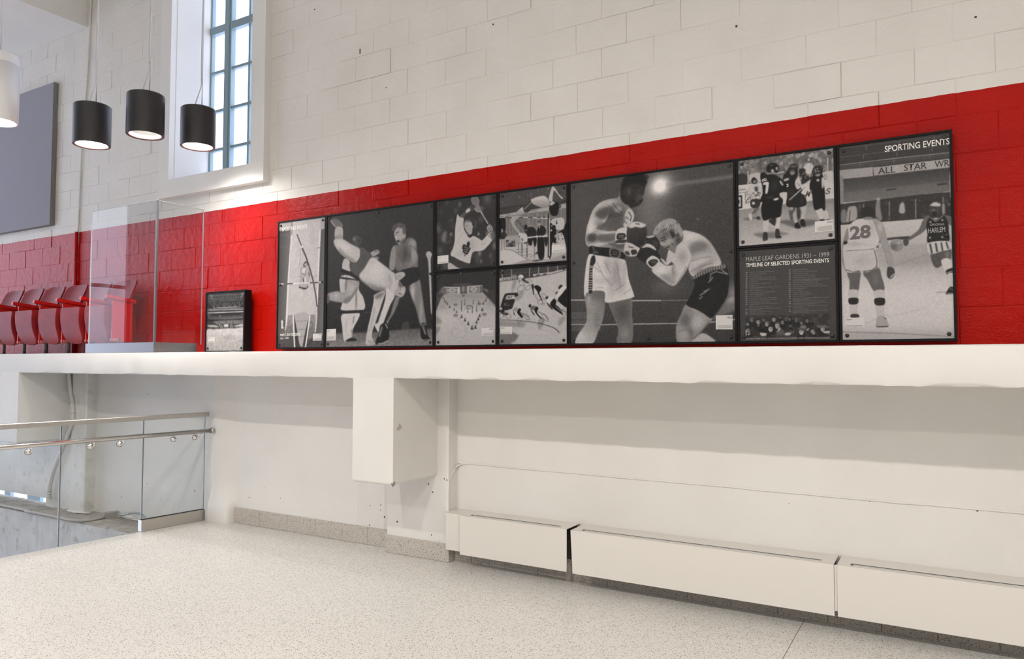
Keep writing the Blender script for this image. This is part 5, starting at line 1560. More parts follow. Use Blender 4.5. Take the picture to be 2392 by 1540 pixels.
def draw_jump(A):
    p, s, l = A.poly, A.sh, A.line
    p(72, '-10,160 1300,0 1300,1600 -10,1600', 0); A.last = None
    A.crowd('50,210 1210,60 1210,360 50,520', 220, (45, 130), 16, .5)
    p(56, '50,470 600,390 1210,310 1210,400 600,490 50,580', 2, smooth=False, a=.8); 
    for P in ('50,520 560,440', '60,545 560,470', '900,370 1200,330'): l(110, P, 4, 1, .7)
    p(152, '55,590 560,510 740,480 1205,388 1205,470 740,540 560,560 55,632', 1, smooth=False); p(60, '1000,420 1080,405 1085,470 1010,480', 2)
    p(110, '55,636 560,564 740,540 1205,472 1205,900 55,960', 1, smooth=False)
    for x in range(60, 1200, 17): l(rng.choice((78, 92, 150)), [(x, 640 - (x - 60) * .145), (x + 3, 950)], 6, 1, .6)
    p(38, '55,645 155,640 160,850 55,900', 2)
    p(165, '55,960 400,930 1205,880 1205,1400 55,1450', 2, smooth=False); p(128, '180,950 400,930 400,1080 180,1090', 3, a=.6)
    A.crowd('150,1010 330,1000 330,1120 150,1130', 30, (30, 90), 26, .8)
    p(176, '50,1202 160,1172 280,1182 420,1270 522,1332 300,1402 50,1452', 1, smooth=False); l(54, '150,1165 280,1180 420,1270 520,1330 600,1352', 6, 1); 
    p(140, '300,1410 520,1335 900,1330 1205,1215 1205,1375 300,1445', 2, smooth=False); p(60, '600,1360 700,1340 820,1335 700,1365', 2); l(170, '700,1372 900,1330', 18, 3, .7)
    for x0, y0, x1, y1 in ((380, 1050, 382, 1220), (432, 1040, 430, 1270), (520, 1000, 516, 1310), (445, 1060, 446, 1260), (530, 1020, 528, 1310)): l(70, [(x0, y0), (x1, y1)], 7, .8)
    for P in ('330,1170 540,1160', '350,1220 540,1200', '430,1270 620,1250', '560,1300 720,1230'): l(60, P, 7, 1, .7)
    l(120, '645,980 645,1320', 12, 1); l(54, '655,980 655,1320', 5, 1); p(50, '640,1240 720,1190 720,1240', 2)
    # officials
    for x, y in ((570, 770), (600, 780), (650, 800), (690, 815), (840, 790)): A.ell(132, x, y, 16, 24)
    p(42, '520,830 566,790 640,800 684,880 664,952 530,952', 1.5); p(40, '540,960 680,960 672,1110 640,1100 620,1010 600,1100 545,1080', 1.5); p(120, '800,900 830,830 870,830 876,920', 2, a=.7); p(46, '800,970 880,970 860,1100 830,1110', 2)
    p(148, '700,720 725,700 752,715 748,756 722,784 706,770', 1); l(36, '700,712 752,700', 14, 1); l(40, '708,738 748,730', 6, 1)
    p(40, '690,932 704,800 740,766 802,782 842,852 806,932', 1); p(176, '720,790 745,768 735,820', .8); p(40, '700,968 800,966 808,1302 715,1302', 1)
    p(150, '888,700 915,662 948,672 946,720 912,752', 1); l(40, '885,682 945,660', 12, 1); l(36, '895,700 940,690', 6, 1)
    p(38, '892,768 942,738 1002,782 1014,930 1002,1064 946,1062 930,1272 888,1284', 1); p(172, '930,765 950,745 938,800', .8); p(170, '915,838 942,836 940,860 915,860', .8)
    p(36, '1205,728 1140,782 1080,860 1018,912 1100,884 1142,962 1166,1062 1205,1186', 1); p(120, '1180,620 1205,615 1205,690 1182,680', 1); p(136, '985,930 1010,920 1012,960 990,970', 1)
    A.crowd('1010,930 1140,900 1150,1070 1010,1080', 26, (50, 170), 14, .8)
    p(168, '944,664 1132,644 1136,822 1012,832 1004,770 950,750', 1)
    l(172, '520,972 690,950 872,944', 24, 1); p(172, '520,960 530,1020 470,1030 466,900 520,910', 1); l(60, '470,1062 530,1056', 24, 2)
    # left woman
    p(50, '58,890 108,832 182,912 152,982 70,992', 1.5); p(130, '92,838 112,818 122,862 100,886', 1); p(134, '84,1002 112,992 110,1170 92,1170', 1); p(134, '122,992 150,990 156,1152 136,1150', 1); l(44, '70,985 150,980', 20, 1)
    # bar and posts
    l(190, '55,632 330,622 880,648', 14, 1); 
    for a_, b_ in ((160, 270), (375, 458), (540, 622), (690, 750), (790, 822)): l(46, [(a_, 628), (b_, 634)], 15, .8)
    l(46, '880,560 878,1300', 18, .8); l(178, '898,640 898,1280', 13, .8)
    # jumper
    p(92, '330,692 380,660 440,740 505,800 470,832 400,760', 1); p(44, '478,768 520,756 552,880 540,912 508,910 480,850', 1); l(180, '490,850 530,840', 6)
    p(148, '244,682 262,640 322,606 425,606 362,652 306,722 350,800 404,872 394,912 300,802 262,730', 1.2, rim=(-18, 5)); p(172, '384,905 420,888 462,900 466,962 462,1032 424,1036 400,960', 1); l(50, '425,985 455,1030', 10, 1); l(50, '440,975 462,1010', 6, 1); p(40, '380,940 410,950 400,970', 1)
    p(164, '316,592 352,540 400,492 462,462 504,540 422,602 342,612', 1.2, grad=(400, 480, 176, 400, 600, 120))
    p(60, '458,470 520,402 592,340 632,382 632,452 562,532 492,552', 1.2); 
    for k in range(8): A.ell(180, 486 + 15 * k, 486 - 15 * k, 6, 8)
    p(176, '590,336 700,288 812,272 882,332 902,392 882,452 802,472 700,442 622,402', 1.5, grad=(740, 280, 184, 740, 470, 128)); l(120, '640,370 760,360 860,380', 7, 2, .6); l(110, '700,400 880,450', 7, 2, .5)
    p(170, '886,342 908,222 944,116 986,130 1052,232 1126,306 1096,316 1032,242 976,182 954,282 944,364', 1.2, rim=(-24, 6)); 
    p(34, '897,452 920,410 962,372 1052,392 1052,522 1012,604 930,592 895,502', 1.2); p(164, '900,404 946,362 992,388 930,432', 1.2)
    for k in range(10): l(34, [(960 + 9 * k, 560), (950 + 9 * k, 606 - 3 * k)], 6, .8)
    A.noise('-10,160 1300,0 1300,1600 -10,1600', 4, 2.5)
    return [lambda a, q: lettering(a, q, '6', (1003, 748), (1036, 744), 72, MAT['ink_dark'], 0.03),
            lambda a, q: lettering(a, q, 'THE', (160, 606), (240, 596), 34, MAT['ink_mid'], 0.0),
            lambda a, q: lettering(a, q, 'ERS', (606, 540), (712, 526), 40, MAT['ink_mid'], 0.0),
            lambda a, q: lettering(a, q, 'RL', (1060, 462), (1108, 456), 42, MAT['ink_mid'], 0.0),
            lambda a, q: lettering(a, q, 'F', (1168, 448), (1194, 444), 42, MAT['ink_mid'], 0.0),
            lambda a, q: caption(a, q, '940,1098 1155,1076 1155,1208 938,1224', '1971', True, 3)]

def draw_ice(A):
    p, s, l = A.poly, A.sh, A.line
    p(54, '-10,100 1300,0 1300,1600 -10,1600', 0); A.last = None
    A.noise('-10,100 1300,0 1300,1600 -10,1600', 3, 4)
    p(68, '60,520 270,510 60,950', 2, smooth=False); p(60, '960,480 1210,440 1210,770', 2, smooth=False)
    A.crowd('70,530 260,530 70,900', 90, (40, 170), 6, .7); A.crowd('1000,500 1200,470 1200,730', 60, (40, 110), 6, .7)
    p(86, '430,350 640,340 760,345 760,380 430,380', 4, a=.7)
    p(160, '60,960 200,610 270,520 620,516 968,494 1210,772 1200,1500 50,1500', 1.5, smooth=False, grad=(640, 560, 138, 640, 1000, 166)); A.noise('60,960 270,520 968,494 1210,772 1200,1500 50,1500', 3, 10)
    p(132, '270,590 500,540 760,530 960,560 940,610 600,600 300,620', 4, a=.6); p(176, '150,900 240,840 420,850 420,1020 250,1030', 14, a=.5); p(178, '520,830 900,800 800,1050 600,1000', 16, a=.6); p(126, '200,700 330,780 170,800', 6, a=.6); p(130, '1100,660 1200,760 1000,740', 6, a=.6)
    p(112, '70,940 160,960 212,1040 160,1088 100,1070', 6, a=.7); p(116, '90,1140 185,1150 150,1240 66,1330 66,1230', 4, a=.8)
    l(118, '200,600 70,940', 6, 1); l(170, '962,500 1200,740', 7, 1); l(70, '975,500 1205,756', 4, 1)
    # set pieces
    p(96, '205,420 300,400 300,520 205,515', 3); p(96, '905,390 965,380 965,480 905,490', 3); p(104, '995,430 1070,460 1060,490 990,460', 3); p(100, '130,510 200,460 205,510', 3)
    p(84, '538,376 694,372 690,505 545,512', 2); p(122, '590,395 630,395 630,480 590,480', 3)
    for P, cx, cy, rx in (('300,402 542,402 545,526 304,520', 405, 462, 84), ('682,394 908,374 906,494 690,516', 805, 442, 74)):
        p(158, P, 1, smooth=False); p(92, [(cx + (x - cx) * .86, cy + (y - cy) * .8) for x, y in pts_of(P)], 1, smooth=False)
        A.ell(150, cx, cy, rx, 46); A.ell(112, cx, cy, rx * .72, 32, 1, .7, 6); A.ell(90, cx, cy, 16, 14)
    l(176, '245,404 545,404', 12, 1); l(176, '682,394 962,370', 12, 1); l(48, '524,380 690,374', 9, 1)
    p(170, '500,420 540,415 545,510 505,515', 3); p(170, '684,410 712,405 712,505 690,510', 3)
    # skaters in a V
    for x, y, r in ((240, 605, 14), (262, 650, 15), (288, 682, 17), (318, 706, 18), (358, 766, 18), (440, 815, 15), (485, 858, 16), (578, 945, 24), (640, 1006, 25), (700, 1072, 27), (770, 1152, 30), (832, 1140, 28), (856, 1045, 24), (886, 986, 24), (912, 928, 22), (960, 815, 24), (978, 700, 20), (1022, 648, 18), (1042, 602, 15)):
        p(62, [(x - r * .3, y - r), (x + r * .3, y - r * 1.1), (x + r * .5, y), (x + r, y + r), (x, y + r * 1.2), (x - r, y + r), (x - r * .5, y)], 1); l(60, [(x + r * .4, y - r * .5), (x + r * .7, y - r * 1.7)], 5, .8); s(x, y, r * .4, r * .4, 34, False)
    for x, y, h in ((640, 690, 50), (795, 680, 44), (578, 740, 80), (578, 820, 30), (780, 830, 50), (858, 800, 56), (695, 840, 36), (895, 690, 30)): l(90, [(x, y - h), (x - 3, y + h)], (8, 22), 1); A.ell(60, x, y - h, 7, 9)
    for x, y, rx, ry in ((467, 926, 34, 20), (1000, 904, 38, 22), (467, 726, 28, 14), (905, 712, 28, 16), (612, 562, 22, 8)): A.ell(66, x, y, rx, ry, 1, .9, 10); A.ell(96, x, y, rx * .7, ry * .6, 1, .6)
    l(70, '668,765 720,742 790,768', 16, 1.5, smooth=True); l(96, '640,800 700,790 760,800', 26, 3, .6)
    l(128, '510,1192 470,1158 420,1172 392,1240 430,1312 520,1336 622,1312 668,1240 640,1130 560,1030 490,950', 8, 2, .8, smooth=True)
    l(136, '740,720 720,1000', 4, 2, .5)
    p(190, '552,150 562,122 574,150', 1); p(180, '1178,102 1188,80 1198,102', 1); s(968, 88, 8, 8, 60, False)
    return [lambda a, q: caption(a, q, '950,1156 1166,1152 1162,1302 948,1304', '1948', True, 4)]

def draw_cycling(A):
    p, s, l = A.poly, A.sh, A.line
    p(166, '-10,100 1400,0 1400,1600 -10,1600', 0); A.last = None
    for k in range(150):
        x, y = rng.uniform(60, 1250), rng.uniform(380, 1200); ln = rng.uniform(60, 220); l(rng.choice((138, 146, 184)), [(x, y), (x - ln * .45, y + ln)], rng.uniform(4, 12), 2, .22)
    p(62, '40,160 1290,50 1290,190 1000,268 640,330 40,404', 1, smooth=False)
    for x, y0, y1 in ((136, 170, 380), (300, 180, 350), (615, 120, 320), (775, 110, 290), (940, 90, 270), (1105, 80, 230)): l(132, [(x, y0), (x, y1)], 16, 1)
    l(96, '300,260 640,230 1265,110', 6, 1); l(90, '60,290 300,262', 5, 1); l(120, '215,184 270,176', 7, 1)
    p(162, '50,345 300,312 302,370 50,396', 1, smooth=False); p(164, '678,270 1000,230 1265,170 1265,190 1000,262 680,306', 1, smooth=False); p(64, '720,290 780,270 800,282 740,300', 1); p(64, '860,262 910,252 900,276 850,284', 1); p(120, '305,290 390,285 390,350 310,352', 2)
    l(70, '50,404 640,330 1000,268 1265,196', 7, 1)
    # shadows
    for P in ('330,380 400,380 330,560 295,580', '420,600 520,560 470,690 360,730', '760,1110 870,1050 860,1150 790,1250', '440,1100 550,1110 520,1190 400,1190', '1140,1040 1250,1010 1230,1080 1130,1180', '820,780 900,740 860,830', '60,1090 440,1110 400,1190 60,1170'): p(112, P, 5, a=.6)
    # sign
    p(46, '128,760 150,690 182,615 230,600 405,590 420,640 362,684 345,708 362,722 312,872 130,932 96,862', 1, smooth=False); p(170, '188,716 214,642 352,634 348,664 388,664 340,704', 1, smooth=False)
    for k in range(16): x, y = rng.uniform(165, 280), rng.uniform(770, 830); l(150, [(x, y), (x + rng.uniform(-20, 22), y + rng.uniform(-14, 14))], 6, 1, .8)
    # lower edges
    p(112, '50,1222 250,1260 400,1320 428,1362 300,1490 40,1500', 2, grad=(60, 1350, 116, 400, 1350, 104)); l(176, '310,1280 400,1330 424,1362 380,1430', 7, 2, .8); p(176, '440,1230 860,1270 1000,1360 1140,1310 1260,1280 1260,1480 320,1490 420,1400', 5, a=.5)
    l(150, '430,1330 800,1350 1000,1370', 14, 5, .5); l(188, '820,1280 940,1320 1000,1365', 8, 2, .7)
    l(54, '40,1070 300,1074 600,1100 850,1146 1020,1202 1100,1252 1138,1294', (7, 14), 1, smooth=True); l(60, '50,1214 102,1222', 7, 1)
    def wheel(x, y, r, rr=1.0, rot=.5): A.ell(70, x, y, r, r * rr, .8, .9, 6, rot)
    for w_ in ((475, 425, 52, .7, .6), (615, 410, 50, .75, .7), (465, 520, 70, .7, -.6), (590, 510, 55, .6, -.6), (768, 665, 66, .6, 1.1), (880, 665, 62, .55, 1.0), (800, 760, 46, .8, .3), (440, 1070, 46, .7, -.3), (560, 1010, 66, .55, .7), (590, 1080, 36, .6, -.3), (220, 990, 80, .5, .5), (890, 1030, 80, .45, .9), (820, 1090, 46, .8, -.4), (1220, 930, 60, .5, 1.0), (110, 1000, 60, .6, -.4)): wheel(*w_)
    # riders
    p(186, '412,330 430,286 480,278 512,310 496,346 440,362', 1); s(440, 340, 20, 20, -50); p(50, '470,356 520,345 560,390 620,410 560,420', 1.5); p(60, '420,370 450,380 440,410', 1.5)
    p(44, '648,462 680,444 694,480 688,560 700,622 684,630 664,540', 1); p(32, '698,492 740,460 812,500 818,552 792,582 800,640 842,720 860,712 830,730 780,640 740,556', 1); p(176, '700,540 740,560 752,602 722,612', 1.5)
    p(44, '890,680 930,655 950,690 920,712', 1); p(182, '918,712 982,666 1034,700 992,782 930,776', 1); p(28, '976,786 1044,698 1088,752 1072,802 1130,850 1200,980 1160,960 1020,862', 1); p(56, '918,760 950,790 1020,872 1010,892 940,820', 1); l(150, '1070,830 1160,920', 10, 1); l(50, '1090,840 1250,940', 9, 1)
    p(30, '598,822 626,794 648,822 616,852', 1); p(92, '630,842 690,820 744,852 712,892 640,892', 1); p(34, '700,892 740,836 772,870 746,932 790,1000 842,1050 800,1040 730,960', 1); p(44, '640,890 700,970 696,990 650,930', 1); l(44, '760,920 880,980 940,1070', 7, 1)
    p(160, '326,872 380,838 432,870 402,932 338,912', 1); l(50, '340,890 400,905', 9, 1); l(60, '345,862 420,880', 7, 1); p(34, '398,942 432,868 468,890 450,936 500,1010 470,1030', 1); p(50, '326,880 340,930 360,980 340,976', 1); l(50, '450,940 600,1020', 9, 1)
    p(46, '60,860 90,840 150,860 200,940 250,960 200,990 90,930', 1.5); p(160, '70,870 110,840 140,880 100,900', 1.5); l(150, '160,950 250,930', 12, 2)
    p(46, '1120,502 1160,452 1198,480 1140,532', 1); p(50, '1068,600 1110,570 1120,600 1080,622', 1); p(184, '1078,652 1130,560 1184,490 1270,478 1270,545 1118,722', 1.2); p(34, '1110,716 1180,620 1250,532 1272,546 1272,832 1210,822', 1); p(50, '1074,640 1090,700 1130,760 1100,730', 1)
    A.noise('-10,100 1400,0 1400,1600 -10,1600', 5, 3)
    return [lambda a, q: lettering(a, q, 'DAY', (206, 704), (312, 694), 44, MAT['ink_dark'], 0.02, up=(224, 652)),
            lambda a, q: lettering(a, q, 'RACE', (172, 938), (292, 922), 36, MAT['ink_grey'], 0.01, up=(184, 896)),
            lambda a, q: lettering(a, q, 'RACE', (146, 388), (298, 366), 40, MAT['ink_dark'], 0.01),
            lambda a, q: caption(a, q, '103,1193 312,1188 312,1318 103,1320', '1965', False, 2)]

def draw_team(A):
    p, s, l = A.poly, A.sh, A.line
    p(98, '-10,150 1600,0 1600,1600 -10,1600', 0); A.last = None
    A.crowd('50,210 1480,20 1480,480 50,580', 330, (66, 186), 34, .55, 1)
    A.crowd('50,210 1480,20 1480,480 50,580', 220, (60, 130), 18, .5, 1)
    p(56, '50,440 180,440 180,580 50,590', 2); p(56, '1400,130 1480,100 1480,440 1420,470', 2)
    p(182, '50,592 400,556 760,520 1480,500 1480,772 1280,790 660,862 50,944', 1, smooth=False, grad=(100, 700, 186, 1400, 640, 178)); l(70, '50,700 170,690', 6, 1); p(168, '220,440 370,420 390,540 230,560', 1.5); p(172, '1240,420 1390,396 1390,530 1260,540', 1.5); A.ell(60, 1285, 475, 16, 36, 1, .8, 7)
    for x, y0, y1, w_ in ((196, 390, 590, 16), (1318, 200, 540, 16), (1398, 200, 500, 10)): l(170, [(x, y0), (x, y1)], w_, 1)
    p(140, '50,944 660,862 1280,790 1480,770 1480,1500 50,1500', 1, smooth=False, grad=(760, 860, 128, 760, 1450, 172)); l(100, '660,920 1120,880 1480,822', 5, 1.5, .7); p(118, '660,868 1480,775 1480,820 660,910', 2, a=.6)
    A.noise('50,944 1480,770 1480,1500 50,1500', 5, 5)
    p(96, '280,1272 600,1252 784,1278 610,1306 560,1340 380,1332', 5, a=.85); p(84, '640,1090 1140,1078 1152,1140 900,1192 740,1152', 5, a=.85); p(90, '120,1068 260,1040 380,1040 200,1084', 4, a=.85)
    for P in ('700,1330 1450,1250', '900,1400 1450,1330', '100,1390 380,1380'): l(128, P, 8, 4, .3)
    # boards lettering boxes
    p(46, '50,738 112,732 116,914 50,926', 1, smooth=False); p(182, '50,760 92,756 94,892 50,898', 1, smooth=False); p(46, '50,800 76,798 76,850 50,852', 1, smooth=False)
    # goalkeeper
    p(118, '262,905 300,900 322,1032 300,1036', 1.2); p(90, '330,880 356,876 330,950 262,1000 250,985', 1.5); p(176, '204,1010 240,990 256,1074 222,1080', 1); p(60, '306,1040 340,1024 376,1064 330,1080', 1); l(180, '305,1030 330,1026', 10, 1)
    p(52, '232,802 362,790 356,890 246,908', 1.2); A.ell(170, 272, 845, 22, 22); p(172, '178,672 226,604 290,572 372,600 404,682 340,722 210,760', 1.2, rim=(-20, 6)); A.crowd('150,700 240,700 240,850 150,850', 40, (40, 180), 12, .8); A.crowd('230,690 390,680 390,780 230,800', 50, (50, 130), 12, .7); p(70, '285,620 330,615 335,670 300,680', 2)
    p(44, '238,540 250,495 286,478 326,520 322,560 290,574 256,566', 1.2); p(120, '268,530 306,520 310,552 280,562', 1.5)
    # centre players
    p(80, '772,902 862,892 842,1002 830,1080 790,1068', 1.2); p(150, '826,1000 872,960 892,1090 850,1110', 1.2); p(156, '900,882 1014,868 1020,940 1004,1000 986,1062 946,1062 944,940', 1.2, rim=(-20, 6)); p(60, '900,880 940,950 930,1060 890,1060 880,920', 1.5)
    p(40, '848,1158 892,1112 942,1190 872,1200', 1); p(40, '930,1092 982,1072 1008,1166 950,1168', 1); l(180, '850,1116 890,1104', 14, 1); l(180, '945,1050 990,1050', 14, 1)
    p(40, '690,472 738,402 782,330 800,296 882,296 900,432 860,560 962,642 944,702 1002,742 1018,862 940,900 890,906 738,884 746,722 700,602', 1.2); s(820, 700, 60, 60, 10); s(960, 800, 30, 60, 12)
    p(126, '788,392 842,380 852,430 802,446', 1.5); l(40, '788,402 850,392', 7, 1); p(170, '700,512 762,488 770,512 712,534', 1.5); p(60, '800,300 880,300 870,350 800,352', 1.5); l(150, '806,330 870,322', 6, 1); p(160, '775,910 830,900 826,940 786,944', 2, a=.7)
    p(178, '978,342 1008,292 1042,274 1112,304 1100,380 1084,430 1012,420 1000,370', 1.2); A.crowd('985,290 1105,290 1095,420 990,420', 26, (120, 205), 12, .6)
    p(46, '912,372 1000,362 1012,452 1100,470 1060,520 950,580 930,470', 1.5); A.crowd('930,380 1100,430 1080,540 930,560', 40, (40, 180), 12, .7)
    p(174, '856,562 880,500 912,466 936,520 950,600 900,650 868,620', 1.2, rim=(-40, 6)); l(60, '890,560 930,610', 6, 1)
    l(176, '776,802 900,690 1010,590 1110,502', 13, 1); l(60, '800,810 1000,620', 4, 1)
    # right player
    p(172, '1150,932 1250,908 1262,1062 1212,1082', 1.2, rim=(-14, 5)); p(168, '1252,942 1318,958 1332,1072 1282,1084', 1.2); p(46, '1208,1076 1270,1070 1272,1092 1212,1094', 1); p(46, '1300,1076 1336,1072 1334,1090 1304,1090', 1)
    p(36, '1068,562 1102,470 1140,420 1240,424 1262,562 1282,702 1284,922 1262,950 1230,916 1130,934 1098,722 1066,640', 1.2); p(170, '1232,500 1262,490 1264,600 1240,632', 1.2); A.ell(160, 1182, 520, 22, 20); p(46, '1098,402 1130,330 1190,310 1250,330 1234,432 1130,462', 1.2); p(130, '1150,440 1210,430 1205,460 1160,466', 1.5); A.crowd('1110,320 1340,300 1330,400 1110,420', 36, (40, 190), 13, .75)
    # nearest player
    p(172, '412,1082 490,1048 494,1082 472,1252 418,1262', 1.2, rim=(-14, 6)); p(176, '588,1042 652,1030 648,1110 632,1212 578,1218', 1.2, rim=(-14, 6)); p(170, '482,1122 560,1170 552,1180 484,1146', 1); p(48, '486,1090 590,1050 580,1150 560,1160', 1.5)
    p(52, '414,1262 466,1256 468,1356 408,1356', 1); p(54, '584,1216 632,1212 644,1300 584,1322', 1); p(168, '412,1362 440,1350 472,1366 470,1392 408,1396', 1); p(46, '404,1340 470,1340 468,1366 410,1380', 1, a=.8); p(150, '556,1346 632,1322 668,1336 620,1362', 1); p(46, '580,1320 640,1296 670,1330 600,1342', 1)
    p(34, '404,822 670,778 672,900 656,1022 600,1050 520,1062 404,1078', 1); 
    p(36, '368,492 378,420 430,412 460,440 542,428 642,480 722,562 738,690 660,720 668,792 440,832 362,812 402,702 388,572', 1); s(560, 600, 60, 90, 12); s(500, 760, 60, 16, 20); p(176, '642,704 742,690 722,760 662,768', 1.2); l(70, '665,765 690,800', 6, 1)
    p(32, '453,352 470,308 520,280 572,278 622,312 640,362 600,412 560,420 500,416 466,400', 1); A.ell(140, 600, 355, 18, 20); l(150, '500,318 560,300', 6, 1, .8); p(150, '520,372 552,366 566,412 530,414', 1.2); l(150, '590,330 634,350', 5, .8); l(150, '588,376 632,376', 5, .8); p(120, '486,418 570,404 590,430 490,436', 1.5); l(180, '602,430 700,402', 14, 1); l(60, '602,440 700,418', 6, 1)
    p(182, '640,540 662,530 694,584 672,592', 1); l(40, '660,540 680,586', 5, .8); p(180, '562,782 620,768 622,792 566,808', .8)
    p(182, '408,560 440,546 484,548 486,600 470,700 438,702 446,590 410,590', 1)
    return [lambda a, q: lettering(a, q, 'OLL', (392, 544), (464, 520), 40, MAT['ink_white'], 0.015),
            lambda a, q: lettering(a, q, '2', (738, 616), (768, 604), 40, MAT['ink_white'], 0.015),
            lambda a, q: lettering(a, q, '2', (168, 706), (194, 700), 32, MAT['ink_mid'], 0.015),
            lambda a, q: lettering(a, q, 'DIAN', (64, 676), (160, 664), 36, MAT['ink_mid'], 0.01),
            lambda a, q: lettering(a, q, 'M', (990, 764), (1062, 748), 80, MAT['ink_mid'], 0.03, up=(1030, 672)),
            lambda a, q: lettering(a, q, 'S', (1288, 718), (1352, 712), 86, MAT['ink_mid'], 0.03, up=(1306, 632)),
            lambda a, q: caption(a, q, '1138,1106 1400,1076 1406,1232 1138,1256', '2000', True, 6)]

def draw_timeline(A):
    p, s, l = A.poly, A.sh, A.line
    p(66, '-10,100 1700,0 1700,1600 -10,1600', 0); A.last = None
    R = random.Random(4)
    two = {8, 16, 18}
    def row(x0, y, xe, sl):
        x = x0
        while x < xe:
            w_ = R.uniform(10, 34)
            l(R.choice((150, 165, 140)), [(x, y + sl * (x - x0)), (min(x + w_, xe), y + sl * (min(x + w_, xe) - x0))], 5.6, .6, .62)
            x += w_ + 3.5
    ends = [582, 470, 408, 598, 628, 350, 545, 362, 660, 422, 600, 475, 420, 634, 632, 524, 655, 556, 686, 542, 456]
    y = 482
    for k, e in enumerate(ends):
        if k != 17: p(172, [(170, y - 4), (192, y - 5), (192, y + 3), (170, y + 4)], .8, smooth=False)
        row(226, y - 2, e, -.042)
        y += 28.5
        if k in two: row(226, y - 13, 350 if k == 8 else 272 if k == 16 else 400, -.042); y += 14
    ends2 = [1076, 1222, 1086, 1190, 1190, 1392, 1226, 1282, 1376, 1074, 1006, 1104, 1140, 1046, 1394, 1326, 1372, 1378, 1098, 1384]
    y = 445
    for k, e in enumerate(ends2):
        p(172, [(804, y - 4), (828, y - 5), (828, y + 3), (804, y + 4)], .8, smooth=False)
        row(860, y - 2, e, -.034)
        y += 29
        if k in (5, 14, 16, 17): row(860, y - 13, {5: 1280, 14: 1090, 16: 1205, 17: 1000}[k], -.036); y += 14.5
        if k == 19: row(860, y - 10, 1095, -.03)
    # crowd photograph along the foot
    p(54, '170,1130 1400,1090 1400,1412 170,1416', 3, smooth=False)
    A.crowd('170,1110 1400,1090 1400,1300 170,1300', 60, (44, 84), 40, .6)
    faces = ((262, 1180, 30, 106), (355, 1208, 34, 150), (438, 1186, 18, 120), (585, 1172, 34, 150), (676, 1140, 18, 110), (714, 1212, 30, 140), (768, 1172, 24, 96), (815, 1168, 24, 110), (865, 1155, 16, 96), (915, 1186, 28, 104), (990, 1222, 26, 124), (1075, 1190, 28, 120), (1130, 1190, 20, 90), (480, 1240, 32, 160), (635, 1266, 40, 168), (536, 1312, 40, 172), (200, 1240, 24, 140), (206, 1330, 34, 130), (830, 1270, 16, 110), (985, 1358, 38, 170), (1155, 1345, 34, 150), (1250, 1270, 26, 110), (1300, 1312, 38, 160))
    for x, y_, r, v in faces:
        p(44, [(x - r * 1.7, y_ + r * 3.4), (x - r * 1.2, y_ + r * .9), (x, y_ + r * .6), (x + r * 1.3, y_ + r), (x + r * 1.9, y_ + r * 3.4)], 1.2)
        A.ell(v, x, y_, r * .82, r * 1.08, 1.2); s(x + r * .45, y_, r * .5, r, -34, False); l(46, [(x - r * .5, y_ - r * .15), (x + r * .5, y_ - r * .18)], r * .2, 1, .7); l(60, [(x - r * .3, y_ + r * .5), (x + r * .25, y_ + r * .5)], r * .16, 1, .7)
        p(50 if R.random() < .7 else 84, [(x - r, y_ - r * .5), (x - r * .6, y_ - r * 1.3), (x + r * .5, y_ - r * 1.35), (x + r, y_ - r * .5), (x, y_ - r * .72)], 1)
    for P in ('612,1350 660,1300 700,1310 750,1380 740,1405 640,1400', ): p(86, P, 1.5)
    for P in ('640,1340 665,1290 680,1300 650,1350', '330,1280 372,1240 365,1262', '190,1400 240,1350 222,1400', '170,1330 180,1330 180,1412 170,1412', '380,1360 470,1376 460,1412 398,1412', '755,1370 830,1364 820,1402 750,1406', '960,1372 1028,1340 1000,1402', '1050,1340 1098,1290 1088,1330', '1140,1395 1196,1360 1180,1390', '1310,1350 1396,1340 1396,1366 1320,1372', '1326,1384 1396,1374 1396,1384'): p(172, P, 1)
    p(84, '940,1300 1000,1270 1060,1290 1040,1330 950,1320', 1.5); p(110, '980,1262 1050,1262 1044,1300 976,1290', 1.5); p(96, '1250,1262 1350,1258 1362,1290 1280,1290', 1.5); p(40, '350,1340 420,1310 480,1330 470,1366 370,1364', 1); A.crowd('820,1320 880,1320 880,1390 820,1390', 20, (60, 190), 10, .8); p(76, '560,1400 700,1390 700,1412 560,1412', 2)
    l(104, '165,1432 1402,1424', 2.5, .6, .7)
    return [lambda a, q: lettering(a, q, 'MAPLE LEAF GARDENS 1931 – 1999', (172, 322), (1394, 248), 68, MAT['ink_grey'], 0.0),
            lambda a, q: lettering(a, q, 'TIMELINE OF SELECTED SPORTING EVENTS', (172, 404), (1392, 330), 56, MAT['ink_white'], 0.014),
            lambda a, q: lettering(a, q, 'FOR MORE INFORMATION ON THE HISTORY OF MAPLE LEAF GARDENS, PLEASE VISIT RYERSON.CA/THEGARDENS', (168, 1466), (1400, 1454), 24, MAT['ink_grey'], 0.004)]

